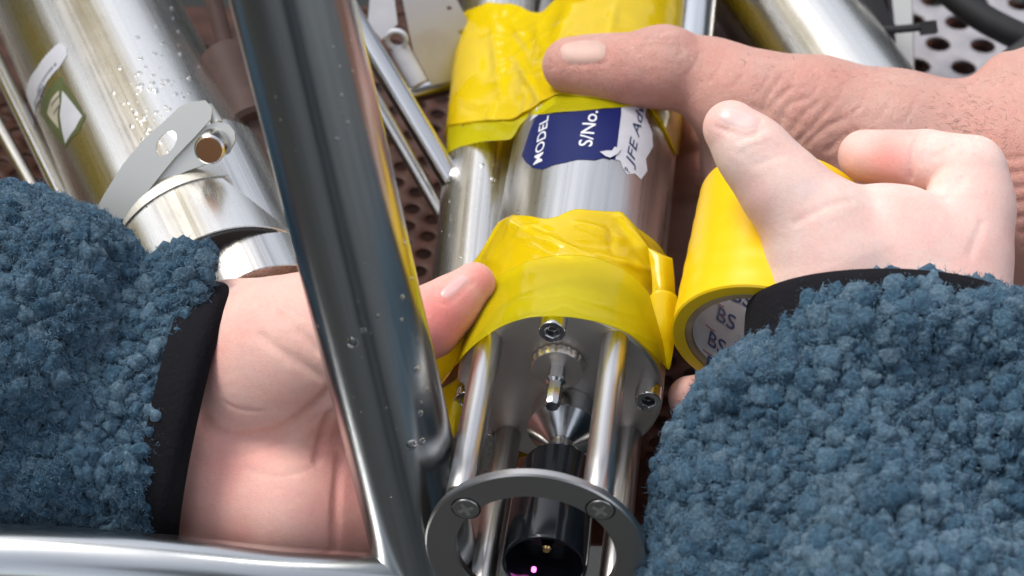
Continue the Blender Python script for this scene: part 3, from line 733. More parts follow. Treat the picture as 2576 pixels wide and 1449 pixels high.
# print on the inside of the core
def core_text(s, ang, s0, size, mat, roty=0):
    v, f = text_mesh(s, size); r = RR - 55
    c, sn = math.cos(roty), math.sin(roty); u = v[:, 0] * c - v[:, 1] * sn; w_ = v[:, 0] * sn + v[:, 1] * c
    aa = ang - u / r; ss = s0 + w_ 
    V = np.stack([r * np.cos(aa), r * np.sin(aa), ss], 1)
    return mo('lettering', infr(fr, V), f, mat, core, False)
o_, x_, y_, z_ = fr
def ang_of(px, py):            # angle of the core wall seen at a picture point
    a = np.array([0, 0, FP]); d = unit(P(px, py, 0) - a); ap = a - rlo; A_ = d - NR * (d @ NR); B_ = ap - NR * (ap @ NR); r = RR - 55
    qa, qb, qc = A_ @ A_, 2 * A_ @ B_, B_ @ B_ - r * r; t = (-qb + math.sqrt(max(qb * qb - 4 * qa * qc, 0))) / (2 * qa); h = a + t * d - rlo
    return math.atan2(h @ y_, h @ x_), h @ z_
for (x, y) in ((1800, 800), (1778, 862), (1836, 750), (1772, 925)):
    a_, s_ = ang_of(x, y)
    core_text('BS', a_, s_, 64, M['ink_blue'], R_(0))
    core_text('•', a_ - .07, s_ + 6, 44, M['ink_red'], 0)
    core_text('—', a_ + .1, s_ + 34, 40, M['ink_red'], R_(10))

# ================================================================ FRAME (post and lower bar)
fm = empty('steel_frame', 'polished steel frame: thick upright post in front and bar at bottom left', 'frame', P(1064, 1400, 150))
pa = [P(735, -40, 970), P(902, 720, 520), P(1064, 1370, 150), P(1125, 1600, 10)]
tube('post', P(722, -60, 985) + (P(722, -60, 985) - P(1110, 1560, 40)) * .4, P(1110, 1560, 40), 128, M['post'], fm, n=160)
sweep('lower_bar', [P(-200, 1404, 260), P(100, 1412, 270), P(420, 1436, 270), P(700, 1464, 250), P(930, 1480, 210), P(1060, 1490, 170)], 86, M['post'], fm, n=48)

# ================================================================ LEFT CANISTER AND WHAT LIES ROUND IT
can = empty('canister', 'large shiny steel canister with clamp and stickers lying at the upper left', 'canister', PH(300, 140, -250))
q0 = PH(45, -330, -250); q1 = PH(578, 775, -250); NC = unit(q1 - q0); RC = 272.
UC = unit(WUP - NC * (WUP @ NC)); XC = np.cross(UC, NC); XC = XC if XC[0] > 0 else -XC
tube('canister_body', q0, q1, RC, M['canister'], can, n=128)
# lower slimmer barrel coming out of it, offset to the right
tube('canister_barrel', P(500, 430, -590), P(668, 800, -235), 192, M['tube'], can, n=96)
tube('end_cap', q1 - NC * 2, q1 + NC * 8, RC - 6, M['rubber'], can, n=96)
# stickers
kw = dict(cen=q0, nn=-NC, uu=UC, rr=XC)
cyl_patch('sticker', [(150, 108), (168, 118), (170, 140), (150, 170), (120, 205), (100, 250), (92, 300), (68, 285), (62, 250), (70, 215), (95, 170), (125, 130)], RC, 1.5, M['label_white'], can, **kw)
cyl_patch('sticker', [(152, 192), (217, 292), (200, 330), (165, 372), (140, 345), (118, 310), (100, 285), (112, 240)], RC, 1.2, plastic('sticker_green_edge', (.10, .12, .05), .4), can, **kw)
cyl_patch('sticker_panel', [(158, 228), (185, 262), (208, 292), (190, 325), (166, 362), (158, 330), (152, 290), (156, 255)], RC, 2.2, M['label_white'], can, **kw)
cyl_patch('sticker_panel', [(150, 228), (152, 262), (146, 290), (150, 325), (130, 300), (120, 285), (130, 250)], RC, 2.2, plastic('sticker_cream', (.5, .47, .36), .4), can, **kw)
for x, y, x2, y2 in ((95, 230, 140, 160), (88, 262, 110, 215), (130, 262, 150, 238), (136, 285, 151, 262)):
    cyl_text('lettering', 'IIIHIIIIH', (x, y), (x2, y2), 16, M['label_ink'], can, r=RC, lift=3., xs=None, **kw)
# clamp: band, tangential lug, bolt
cb = q1 - NC * 251
def cfr(a, b, s): return cb + a * XC + b * UC + s * NC
clamp = None
V = []; 
angs = np.linspace(R_(-120), R_(62), 60)      # from top: + = right
for a in angs:
    wd = 32
    for r, s in ((RC + 1, -wd), (RC + 5, -wd), (RC + 5, wd), (RC + 1, wd)): V.append(cfr(r * math.sin(a), r * math.cos(a), s))
F = [tuple(map(int, x)) for x in grid_faces(60, 4, True)] + [(3, 2, 1, 0), (236, 237, 238, 239)]
clamp = mo('clamp_band', np.array(V), F, M['zinc'], can, False)
def plate_px(name, poly, z, thick, mat, parent, holes=(), tilt=None):
    """flat plate: picture outline set at its own depth; tilt(px,py)->z; with round holes cut by bridging"""
    zf = tilt or (lambda x, y: z)
    bm = bmesh.new(); vs = [bm.verts.new(P(x, y, zf(x, y))) for x, y in poly]; es = [bm.edges.new((vs[i], vs[(i + 1) % len(vs)])) for i in range(len(vs))]
    for hx, hy, ra, rb, ro in holes:
        hs = []
        for k in range(20):
            a = 2 * math.pi * k / 20; x = hx + ra * math.cos(a) * math.cos(ro) - rb * math.sin(a) * math.sin(ro); y = hy + ra * math.cos(a) * math.sin(ro) + rb * math.sin(a) * math.cos(ro)
            hs.append(bm.verts.new(P(x, y, zf(x, y))))
        es += [bm.edges.new((hs[i], hs[(i + 1) % 20])) for i in range(20)]
    bmesh.ops.triangle_fill(bm, use_beauty=True, use_dissolve=False, edges=es)
    bmesh.ops.recalc_face_normals(bm, faces=bm.faces)
    g_ = bmesh.ops.extrude_face_region(bm, geom=bm.faces[:])
    for q in g_['geom']:
        if isinstance(q, bmesh.types.BMVert): q.co += Vector((0, 0, -thick))
    bmesh.ops.recalc_face_normals(bm, faces=bm.faces); bm.verts.index_update()
    V = np.array([q.co[:] for q in bm.verts]); F = [tuple(w_.index for w_ in x.verts) for x in bm.faces]; bm.free()
    return mo(name, V, F, mat, parent, False)
def zcan(x, y):
    a_, s_ = pix_to_cyl(x, y, RC, q0, -NC, UC, XC); return float((q0 + RC * (math.cos(a_) * UC + math.sin(a_) * XC) + s_ * NC)[2])
def ztl(x, y): return -292 + .06 * (x - 276)
zc = ztl(520, 330)
lug = plate_px('clamp_lug', [(276, 606), (250, 578), (232, 545), (262, 488), (310, 412), (360, 352), (405, 312), (452, 268), (480, 256), (516, 252), (534, 272), (530, 300), (492, 342), (440, 396), (400, 445), (350, 510), (310, 562)], zc, 14, M['zinc'], can, holes=[(418, 360, 36, 21, R_(-55))], tilt=ztl)
plate_px('clamp_ear', [(492, 342), (515, 318), (545, 306), (575, 312), (590, 330), (592, 352), (575, 385), (540, 402), (505, 418), (470, 430), (430, 450), (370, 500), (330, 552), (322, 548), (440, 398)], zc - 12, 20, M['zinc'], can, tilt=lambda x, y: ztl(x, y) - 14)
bo = P(541, 358, zc - 20); bd = unit(np.array([-.1, -.35, .93]))
bolt = tube('bolt', bo, bo + bd * 70, 41, M['polished'], can, n=48, b=5)
tube('bolt_end', bo + bd * 70.5, bo + bd * 73, 35, M['rust'], bolt, n=32, b=1)
tube('lug_fold', P(520, 268, zc - 40), P(548, 312, zc - 28), 17, M['zinc'], can, n=24)
# thin pipe along the canister's left side
tp = tube('thin_pipe', PH(-130, -90, -300), PH(255, 690, -330), 26, M['polished'], None, n=32); tag(tp, 'thin steel pipe running close along the canister\'s left edge', 'pipe')
tp = tube('thin_pipe', PH(-230, -90, -330), PH(205, 690, -370), 20, M['tube'], None, n=32); tag(tp, 'outermost thin grey pipe beside the brown perforated tray', 'pipe')
# brown fitting behind clamp
bf = empty('pipe_fitting', 'brown plastic pipe fitting behind the clamp bolt, left of the steel post', 'fitting', P(600, 260, -800))
tube('fitting_collar', P(566, 140, -880), P(640, 320, -740), 82, M['brown'], bf, n=40, b=12)
tube('fitting_body', P(634, 300, -800), P(700, 520, -720), 82, M['brown'], bf, n=40, b=10)
tube('dark_pipe', P(520, -60, -1000), P(600, 230, -900), 26, M['brown'], bf, n=32)
tag(tube('dark_tube', P(430, 560, -900), P(620, 900, -760), 70, M['rubber'], None, n=32), 'dark rubber tube below the canister end by the black cuff', 'tube')

# ================================================================ BACKGROUND TOP CENTRE
tag(tube('thin_pipe', P(825, -60, -950), P(1200, 560, -820), 33, M['polished'], None, n=48), 'bright polished rod slanting down from the post to the slim tube', 'rod')
tag(tube('thin_pipe', P(855, 100, -1050), P(1150, 605, -940), 21, M['tube'], None, n=48), 'dull grey rod just under the bright slanting rod', 'rod')
M['bracket'] = metal('bracket_steel', (.55, .55, .58), .5, var=.1, dirt=(.40, .35, .28))
bk = empty('bracket', 'pale grey slanted steel bracket with a ring eye at the top centre', 'bracket', P(1040, 120, -1100))
plate_px('bracket_plate', [(1000, -60), (1120, -60), (1180, 60), (1180, 180), (1130, 205), (1085, 215), (1040, 130)], -1150, 14, M['bracket'], bk, tilt=lambda x, y: -1150 - (x - 1000) * .6, holes=[(1130, 20, 7, 5, 0), (1160, 80, 7, 5, 0)])
plate_px('bracket_side', [(935, -60), (985, -60), (1000, 60), (960, 100), (925, 60)], -1130, 14, M['label_white'], bk)
eye = P(998, 99, -1090); EV, EF = lathe([(22, 0), (24, 12), (34, 12), (36, 8), (36, -4), (34, -8), (24, -8), (22, 0)], 40, caps=(False, False)); mo('ring_eye', infr(frame(eye, unit([-.1, -.55, .8])), EV), EF, M['label_white'], bk)
tube('eye_stem', eye - np.array([-4, 20, 30]), P(1055, 215, -1120), 30, M['label_white'], bk, n=32, b=4)
tag(tube('thin_pipe', P(1030, 240, -1330), P(1230, 190, -1400), 30, M['polished'], None, n=40), 'short polished cross tube entering behind the upper yellow tape', 'tube')

# ================================================================ BACKGROUND RIGHT
c3 = tube('canister', PH(1790, -250, -330), PH(2330, 520, -330), 205, M['canister'], None, n=96); tag(c3, 'steel canister slanting behind the man\'s thumb at the top right', 'canister')
rb = empty('upright_stand', 'grey upright stand bar with black sleeve tied with a cable tie', 'stand', P(2200, 100, -1300))
def boxp(name, c, ax, ay, az, mat, parent, b=.12):
    c = np.asarray(c, float); V = []; 
    for z in (-1, 1):
        for x, y in ((-1, -1 + b), (-1 + b, -1), (1 - b, -1), (1, -1 + b), (1, 1 - b), (1 - b, 1), (-1 + b, 1), (-1, 1 - b)): V.append(c + x * np.array(ax) + y * np.array(ay) + z * np.array(az))
    F = [tuple(range(7, -1, -1)), tuple(range(8, 16))] + [(i, (i + 1) % 8, 8 + (i + 1) % 8, 8 + i) for i in range(8)]
    return mo(name, np.array(V), F, mat, parent, False)
boxp('upright_bar', P(2265, 60, -1450), (36, 0, 0), (0, 10, 30), (0, 260, -40), M['zinc'], rb)
tube('black_sleeve', P(2120, -80, -1350), P(2215, 90, -1330), 56, M['rubber'], rb, n=40, b=6)
tube('black_sleeve', P(2185, -80, -1480), P(2235, 240, -1450), 66, M['black'], rb, n=40, b=6)
tube('metal_pin', P(2115, 120, -1300), P(2118, 132, -1270), 12, M['polished'], rb, n=24)
sweep('cable_tie', [P(2070, 60, -1250), P(2150, 72, -1230), P(2250, 74, -1230), P(2330, 66, -1240)], 13, M['rubber'], rb, flat=.7)
boxp('cable_tie_head', P(2335, 70, -1240), (26, 3, 0), (-3, 20, 0), (0, 0, 14), M['rubber'], rb)
sweep('hose', [P(2020, -60, -1300), P(2060, 60, -1280), P(2180, 160, -1290), P(2260, 280, -1300)], 42, M['rubber'], rb)
tag(sweep('cable', [P(2330, -70, -1500), P(2450, 30, -1450), P(2560, 90, -1420), P(2700, 150, -1400)], 46, M['rubber'], None, n=20), 'thick black cable crossing the pale perforated panel in the top right', 'cable')
tag(sweep('cable', [P(2650, 60, -1300), P(2590, 120, -1280), P(2530, 170, -1260), P(2500, 260, -1260)], 40, M['rubber'], None, n=20), 'black cable behind the man\'s wrist at the right edge', 'cable')

# ================================================================ HANDS
print('hands')
def lines_px(L, wd, dp): return [(l, wd, dp) for l in L]
# --- fair-skinned person: left hand (palm up) and right hand (tape roll); jacket
pf = empty('person', 'person in blue fleece jacket with black cuffs, right hand holding the yellow tape roll', 'person', np.array([0, -3000, 1500.]))
L = Sdf(45)
L.chain([(380, 1020, -60, 240), (545, 1045, -60, 300), (720, 1110, -90, 275), (900, 1160, -160, 250)], flat=.5, k=90)
L.chain([(660, 890, 0, 140), (740, 885, 60, 165), (860, 850, 60, 140), (960, 835, 40, 110)], k=100)
L.chain([(860, 850, 50, 115), (1000, 830, 40, 98), (1075, 812, 40, 86), (1130, 770, 30, 70), (1192, 714, 15, 55)], k=30)
L.chain([(620, 1230, -20, 130), (730, 1260, 0, 150), (880, 1270, -60, 150)], k=90)
L.ell(P(715, 925, 60), (200, 165, 140), k=60)
L.ell(P(720, 1270, -30), (210, 130, 130), k=70)
for y0, y1, y2 in ((980, 930, 900), (1085, 1050, 1040), (1185, 1180, 1190), (1280, 1300, 1320)):
    L.chain([(930, y0, -170, 80), (1080, y1, -260, 76), (1230, y2, -360, 70), (1400, y2 + 10, -420, 62)], k=25)
grooves_on(L, 6, lines_px([[(508, 1058), (540, 1092), (600, 1110), (700, 1088), (780, 1037), (835, 985)]], 15, 26) +
    lines_px([[(525, 1122), (600, 1142), (700, 1114), (800, 1048)], [(712, 792), (750, 835), (800, 880)], [(655, 845), (725, 895), (830, 960)]], 12, 6) +
    lines_px([[(856, 1150), (846, 1250), (840, 1385)], [(828, 1045), (798, 1160)]], 10, 14) +
    lines_px([[(700, 760), (760, 800)], [(560, 1010), (600, 1030), (660, 1035)], [(620, 1180), (700, 1200), (780, 1180)]], 6, 3) +
    lines_px([[(1190, 708), (1124, 766), (1092, 740), (1140, 696)]], 4, 3) + lines_px([[(1050, 742), (1075, 790)], [(1040, 750), (1062, 795)]], 6, 3))
v, f = L.build(6.)
n_ = vnormals(v, f)
lh = mo('hand', v, f, M['skin_left'], pf); lh['label'] = 'left hand, palm up, thumb pressing the tape'
redness(lh, v, [(P(1110, 810, 110), 105, 1.), (P(1215, 700, 60), 50, .8), (P(1160, 760, 90), 60, .8), (P(880, 1250, 30), 200, .4), (P(620, 1240, 60), 200, .3), (P(720, 1130, 60), 150, .2)])
bl = bvh_of(v, f)
M['nail_pink'] = plastic('nail_pink', (.80, .46, .44), .3, var=.08)
nail('thumbnail', bl, [(1098, 736), (1124, 758), (1186, 704), (1164, 684)], M['nail_pink'], lh, lift=1., dome=1.5)

Rr = Sdf(40)
Rr.chain([(2330, 1000, 240, 250), (2240, 830, 240, 260), (2225, 700, 215, 240)], flat=.55, k=80)
Rr.chain([(2100, 800, 240, 185), (2085, 660, 240, 150), (2050, 565, 245, 122), (1965, 470, 250, 100), (1895, 385, 250, 85), (1838, 322, 245, 70)], k=45)
Rr.chain([(2370, 800, 200, 165), (2410, 640, 150, 122), (2442, 520, 120, 98), (2448, 425, 115, 84)], k=60)
Rr.chain([(2160, 715, 215, 140), (2330, 628, 180, 105)], k=35)
Rr.chain([(2442, 420, 112, 80), (2330, 404, 60, 78), (2175, 393, 0, 67)], k=8)

for (a_, b_, c_) in (((2440, 700, 60), (2480, 900, -110), (1735, 1000, -40)), ((2440, 830, 60), (2480, 1050, -110), (2100, 1100, -60)), ((2420, 950, 60), (2440, 1180, -90), (2150, 1200, -60))):
    Rr.chain([(*a_, 85), ((a_[0] + b_[0]) / 2, (a_[1] + b_[1]) / 2, -60, 75), (b_[0] - 120, b_[1], b_[2], 66), ((b_[0] + c_[0]) / 2, (b_[1] + c_[1]) / 2, -140, 60), (*c_, 55)], k=16)
grooves_on(Rr, 6, lines_px([[(2320, 328), (2302, 360), (2292, 400), (2292, 448)]], 7, 13) + lines_px([[(1800, 318), (1850, 336), (1898, 340), (1914, 300)]], 5, 5) + lines_px([[(2338, 332), (2322, 372), (2318, 410)], [(2480, 350), (2420, 360), (2350, 395)], [(2395, 334), (2402, 360), (2398, 385)], [(2420, 336), (2430, 362), (2424, 392)], [(2448, 344), (2462, 372)], [(1858, 352), (1890, 342), (1925, 322)]], 8, 3) + lines_px([[(1880, 400), (1920, 382), (1960, 372)], [(1892, 415), (1935, 400), (1965, 390)], [(1868, 385), (1905, 366), (1940, 358)], [(2000, 560), (2080, 520), (2140, 505)], [(2420, 450), (2380, 500)], [(2470, 560), (2440, 640)]], 10, 3))
v, f = Rr.build(6.)
rh = mo('hand', v, f, M['skin_fair'], pf); rh['label'] = 'right hand with thumb and index finger round the tape roll'
redness(rh, v, [(P(2235, 385, 90), 62, .8), (P(2120, 400, 60), 40, .25), (P(2400, 400, 190), 60, .3), (P(1800, 300, 290), 50, .3), (P(2500, 620, 200), 110, .3), (P(1735, 1000, 0), 80, .4), (P(1900, 540, 300), 60, .15)])
brh = bvh_of(v, f)
nail('thumbnail', brh, [(1896, 335), (1912, 292), (1822, 262), (1790, 300)], M['nail_fair'], rh, lift=1.2, dome=1.5)

# --- man's hand from the right, thumb over the instrument
pm = empty('person', 'second person\'s tanned hairy hand reaching in from the right, thumb on the upper tape', 'person', P(2900, 400, -500))
def zt(px, py):
    a_, s_ = pix_to_cyl(px, py, 233); return float((C0 + 233 * (math.cos(a_) * UA + math.sin(a_) * RA) - s_ * NA)[2])
z1 = zt(1450, 170) + 75; z2 = zt(1600, 180) + 95
Mh = Sdf(45)
Mh.chain([(1436, 165, z1, 72), (1500, 172, (z1 + z2) / 2, 78), (1570, 178, z2, 86), (1668, 170, z2 + 10, 97), (1790, 195, z2 - 20, 93), (1900, 245, -560, 112)], k=40)
Mh.ell(P(1668, 110, z2 + 40), (75, 42, 60), k=30)
Mh.chain([(1850, 255, -560, 120), (2050, 300, -540, 150), (2250, 365, -520, 180), (2450, 430, -520, 215), (2600, 440, -500, 268), (2900, 400, -480, 310)], k=60)
Mh.chain([(1930, 400, -700, 170), (2150, 500, -640, 210), (2400, 520, -600, 220), (2640, 520, -560, 240)], k=90, flat=.8)
Mh.chain([(2540, 190, -450, 60), (2700, 200, -450, 110), (2900, 180, -450, 130)], k=70)
for i, (y0, y1) in enumerate(((420, 330), (520, 450), (620, 570), (700, 690))):
    Mh.chain([(2000, y0, -800, 100), (1800, y1, -960, 92), (1620, y1 + 20, -1120, 84), (1450, y1 + 20, -1180, 74)], k=22)
tops = [(1967, 205), (1997, 220), (2025, 240), (2057, 260), (2090, 282), (2120, 303), (2150, 330), (2190, 345), (2235, 355)]
bots = [(1915, 282), (1932, 297), (1957, 314), (1987, 333), (2012, 353), (2037, 370), (2082, 384), (2120, 400), (2160, 420)]
jt = lambda p: (p[0] + random.uniform(-9, 9), p[1] + random.uniform(-12, 12))
wr_ = [[jt(a_), jt(((a_[0] + b_[0]) / 2 - 5, (a_[1] + b_[1]) / 2 - 4)), jt(b_)] for a_, b_ in zip(tops, bots)]
wr_ += [[(2500 + 14 * i, 395 + 38 * i), (2540 + 10 * i, 400 + 36 * i), (2620, 385 + 36 * i)] for i in range(9)]
fine = [[(1640, 88), (1655, 80), (1670, 84)], [(1625, 100), (1650, 96), (1680, 102)], [(1630, 114), (1655, 112), (1690, 118)], [(1700, 96), (1712, 112), (1708, 140)], [(1715, 110), (1725, 130)]]
fine += [[(1760 + 60 * i, 130 + 14 * i), (1750 + 60 * i, 160 + 14 * i), (1725 + 60 * i, 190 + 14 * i)] for i in range(10)]
grooves_on(Mh, 6, lines_px(wr_, 7, 8) + lines_px(fine, 5, 4) + lines_px([[(1430, 162), (1480, 162), (1524, 158), (1530, 125), (1520, 96)]], 5, 6) + lines_px([[(1850 + 34 * i, 250 + 14 * i), (1905 + 34 * i, 268 + 13 * i)] for i in range(12)], 4, 2.5))
v, f = Mh.build(6.5)
mh = mo('hand', v, f, M['skin_tan'], pm)
redness(mh, v, [(P(1600, 220, z2 + 60), 110, .35), (P(1400, 170, z1 + 30), 60, .2), (P(2540, 380, -300), 180, .25)])
bmh = bvh_of(v, f)
nl = nail('thumbnail', bmh, [(1526, 95), (1528, 158), (1416, 166), (1400, 104)], M['nail_tan'], mh, lift=1.3, dome=2.2)
0 and nail('nail_edge', bmh, [(1432, 106), (1440, 156), (1418, 158), (1406, 108)], M['nail_tip'], nl, lift=3.5, dome=3)
# wrist hairs: thin tapering strands
hv = []; hf_ = []
for i in range(230):
    x = random.gauss(2440, 60); y = random.gauss(300, 62)
    if i % 6 == 0: x = random.uniform(1850, 2450); y = 120 + (x - 1850) * .15 + random.uniform(0, 40)
    p, n0 = on_surface(bmh, x, y)
    if p is None or x > 2600: continue
    d = unit(np.array([-.7 + random.gauss(0, .35), random.gauss(.25, .5), 0])); d = unit(d - n0 * (d @ n0) + n0 * random.uniform(.1, .4)); ln = random.uniform(10, 30); sd_ = unit(np.cross(d, n0)) * .42
    cv_ = unit(np.cross(n0, d)) * random.gauss(0, .25)
    b = len(hv)
    for k in range(5):
        u = k / 4; c_ = p + d * ln * u + cv_ * ln * u * u - n0 * ln * .25 * u * u; hv += [c_ - sd_ * (1 - u * .8), c_ + sd_ * (1 - u * .8)]
        if k: hf_.append((b + 2 * k - 2, b + 2 * k - 1, b + 2 * k + 1, b + 2 * k))
o = mo('wrist_hair', np.array(hv), np.array(hf_), M['hair'], mh); o['kind'] = 'stuff'

# ================================================================ FLEECE SLEEVES
print('sleeves')
def worley(p, cell, seed):
    """F1 distance (in cells) for points p, vectorised; feature points hashed per cell"""
    q = p / cell; b = np.floor(q).astype(np.int64); best = np.full(len(p), 9.); sec = np.full(len(p), 9.); tagv = np.zeros(len(p))
    for dx in (-1, 0, 1):
        for dy in (-1, 0, 1):
            for dz in (-1, 0, 1):
                c = b + np.array([dx, dy, dz]); h = (c[:, 0] * 73856093) ^ (c[:, 1] * 19349663) ^ (c[:, 2] * 83492791) ^ (seed * 2654435)
                h = h & 0x7fffffff
                r1 = ((h * 1103515245 + 12345) & 0x7fffffff) / 2147483647.; r2 = ((h * 22695477 + 1) & 0x7fffffff) / 2147483647.; r3 = ((h * 134775813 + 77) & 0x7fffffff) / 2147483647.
                d = np.sqrt(((c + np.stack([r1, r2, r3], 1) - q) ** 2).sum(1))
                m = d < best; sec = np.where(m, best, np.minimum(sec, d)); best = np.where(m, d, best); tagv = np.where(m, r1, tagv)
    return best, sec, tagv
def vnoise(p, sc, seed=0):
    rs = np.random.default_rng(seed); out = np.zeros((len(p), 3))
    for o_ in range(4):
        for c in range(3):
            k = rs.normal(size=3) * sc * (1.7 ** o_); out[:, c] += np.sin(p @ k + rs.uniform(0, 6.28)) / (1.4 ** o_)
    return out / 2.
def fleece(name, sdf, cell, parent, lines=(), seed=1, clump=52, amp=26, clip=None):
    if lines: grooves_on(sdf, cell, lines)
    v, f = sdf.build(cell)
    n = vnormals(v, f)
    wp = v + vnoise(v, .018, seed) * 16 + vnoise(v, .07, seed + 5) * 6
    b1, s1_, tg = worley(wp, clump, seed)
    v2 = v + n * (amp * .35 * np.clip((s1_ - b1) / .4, 0, 1) - amp * .75)[:, None]
    if clip:        # the backing ends under the cuff binding
        qx, qy = proj(v2); lx = 530 - (qy - 735) * .235; v2[:, 0] -= np.maximum(0, qx - lx)
    o = mo(name, v2, f, M['fleece'], parent)
    # curled tufts: rounded lumps of wool grown out of the backing, packed side by side
    px_, py_ = proj(v); vis = np.where((n[:, 2] > -.35) & (px_ > -120) & (px_ < 2700) & (py_ > 330) & (py_ < 1600) & (clip(px_, py_) if clip else True))[0]
    def pack(sp):
        order = rng.permutation(vis); used = {}; out = []
        for i in order:
            q = v[i]; c = tuple((q // sp).astype(int)); ok = True
            for a in (-1, 0, 1):
                for b in (-1, 0, 1):
                    for d in (-1, 0, 1):
                        for w_ in used.get((c[0] + a, c[1] + b, c[2] + d), ()):
                            if (w_[0] - q[0]) ** 2 + (w_[1] - q[1]) ** 2 + (w_[2] - q[2]) ** 2 < sp * sp: ok = False; break
                        if not ok: break
                    if not ok: break
                if not ok: break
            if ok: used.setdefault(c, []).append(q); out.append(i)
        return np.array(out)
    def ico(sub):
        bm = bmesh.new(); bmesh.ops.create_icosphere(bm, subdivisions=sub, radius=1); vv = np.array([x.co[:] for x in bm.verts]); ff = np.array([[y.index for y in x.verts] for x in bm.faces]); bm.free(); return vv, ff
    VV = []; FF = []; off_ = 0; TT = []
    for sp, r0, r1, sub, lift in ((clump * .56, clump * .33, clump * .56, 3, -.02), (clump * .34, clump * .16, clump * .29, 3, .42)):
        iv, jf = ico(sub); ids = pack(sp)
        flow = vnoise(v[ids], .004, seed + 21)
        shg = np.clip(vnoise(v[ids], .0045, seed + 40)[:, 1] * 1.5 + .55, 0, 1)
        for q, (i, fl_) in enumerate(zip(ids, flow)):
            nn = n[i]; shag = shg[q]; tdir = np.array([fl_[0] * 1.2, -1 + fl_[1], 0]) + rng.normal(size=3) * .35; tdir -= nn * (tdir @ nn); tdir /= np.linalg.norm(tdir) + 1e-9
            up_ = unit(nn + tdir * (.35 + .6 * shag) + rng.normal(size=3) * .18); tdir = unit(tdir - up_ * (tdir @ up_)); bdir = np.cross(up_, tdir)
            rr = rng.uniform(r0, r1) * (1 - .12 * shag); asp = rng.uniform(.95, 1.35) + shag * rng.uniform(.1, .9); rr = rr / asp ** .3
            ph = rng.uniform(0, 6.28, 6); fq = rng.uniform(1.6, 4.2, 6)
            bumpy = 1 + .10 * np.sin(iv[:, 0] * fq[0] * 2 + ph[0]) * np.sin(iv[:, 1] * fq[1] * 2 + ph[1]) + .09 * np.sin(iv[:, 2] * fq[2] * 2.4 + ph[2] + iv[:, 0] * 3) + .07 * np.sin(iv[:, 1] * fq[3] * 4 + ph[3]) * np.sin(iv[:, 0] * fq[4] * 4 + ph[4]) + .06 * np.sin(iv[:, 2] * 9 + iv[:, 1] * 7 + ph[5])
            if sub == 3: bumpy = bumpy + .05 * np.sin(iv[:, 0] * 13 + ph[1]) * np.sin(iv[:, 1] * 12 + ph[2]) + .045 * np.sin(iv[:, 2] * 15 + ph[3]) * np.sin(iv[:, 0] * 11 + iv[:, 1] * 6)
            bumpy = bumpy + .0
            loc = iv * bumpy[:, None] * rr
            loc[:, 1:] *= (1 - .38 * shag * iv[:, 0])[:, None]
            curl = loc[:, 0] ** 2 / rr * .22
            wv_ = v[i] + nn * rr * lift + np.outer(loc[:, 0] * asp, tdir) + np.outer(loc[:, 1], bdir) + np.outer(loc[:, 2] * 1.05 - curl, up_)
            TT.append(np.full(len(iv), rng.uniform(.05, 1)));  VV.append(wv_); FF.append(jf + off_); off_ += len(iv)
    VV = np.concatenate(VV); FF = np.concatenate(FF)
    VV = VV + vnoise(VV, .045, seed + 60) * 5. + vnoise(VV, .11, seed + 61) * 1.7 + vnoise(VV, .26, seed + 62) * .4; print(name, 'tuft tris', len(FF))
    tf = mo('fleece_tufts', VV, FF, M['fleece'], o); tf['kind'] = 'stuff'; at = tf.data.attributes.new('tint', 'FLOAT', 'POINT'); at.data.foreach_set('value', np.concatenate(TT).astype(np.float32))
    v2 = np.concatenate([VV]); fn_ = np.cross(VV[FF[:, 1]] - VV[FF[:, 0]], VV[FF[:, 2]] - VV[FF[:, 0]]); n2 = np.zeros_like(VV)
    for q in range(3): np.add.at(n2, FF[:, q], fn_)
    n2 /= np.linalg.norm(n2, axis=1)[:, None] + 1e-9
    # loose fibres
    nf = 150000
    vis = np.where((n2[:, 2] > -.25))[0]; px_, py_ = proj(v2[vis]); vis = vis[(px_ > -60) & (px_ < 2640) & (py_ > 300) & (py_ < 1510)]
    pick = rng.choice(vis, nf); base = v2[pick] + rng.normal(size=(nf, 3)) * 2; dn = n2[pick] + rng.normal(size=(nf, 3)) * 1.1; dn /= np.linalg.norm(dn, axis=1)[:, None]
    ln = rng.uniform(5, 15, nf)[:, None] * (1 + (rng.random(nf) < .04)[:, None] * 1.2); cu = rng.normal(size=(nf, 3)); cu -= dn * (cu * dn).sum(1)[:, None]; cu /= np.linalg.norm(cu, axis=1)[:, None]
    sd2 = np.cross(dn, cu) * .8; K = 4; VV = np.zeros((nf, K * 2, 3))
    for k in range(K):
        u = k / (K - 1); an = u * 2.2
        c = base + dn * ln * (math.sin(an) / 2.2 + .25 * u) + cu * ln * ((1 - math.cos(an)) / 2.2); wdt = 1.15 - u
        VV[:, 2 * k] = c - sd2 * wdt; VV[:, 2 * k + 1] = c + sd2 * wdt
    q = np.array([[2 * k, 2 * k + 1, 2 * k + 3, 2 * k + 2] for k in range(K - 1)]); FF = (np.arange(nf)[:, None, None] * (2 * K) + q[None]).reshape(-1, 4)
    fb = mo('fleece_fibres', VV.reshape(-1, 3), FF, M['fibre'], o); fb['kind'] = 'stuff'
    return o
SL = Sdf(60)
SL.chain([(190, 1020, -20, 262), (60, 950, -40, 390), (-250, 900, -60, 430), (-800, 900, -40, 460)], k=110, flat=.8)
SL.chain([(425, 760, 10, 112), (346, 1080, 80, 104), (322, 1290, 30, 94)], k=90)
SL.chain([(480, 700, 0, 66), (455, 860, 30, 70)], k=60); SL.chain([(170, 700, -20, 130), (40, 650, -20, 140)], k=90)
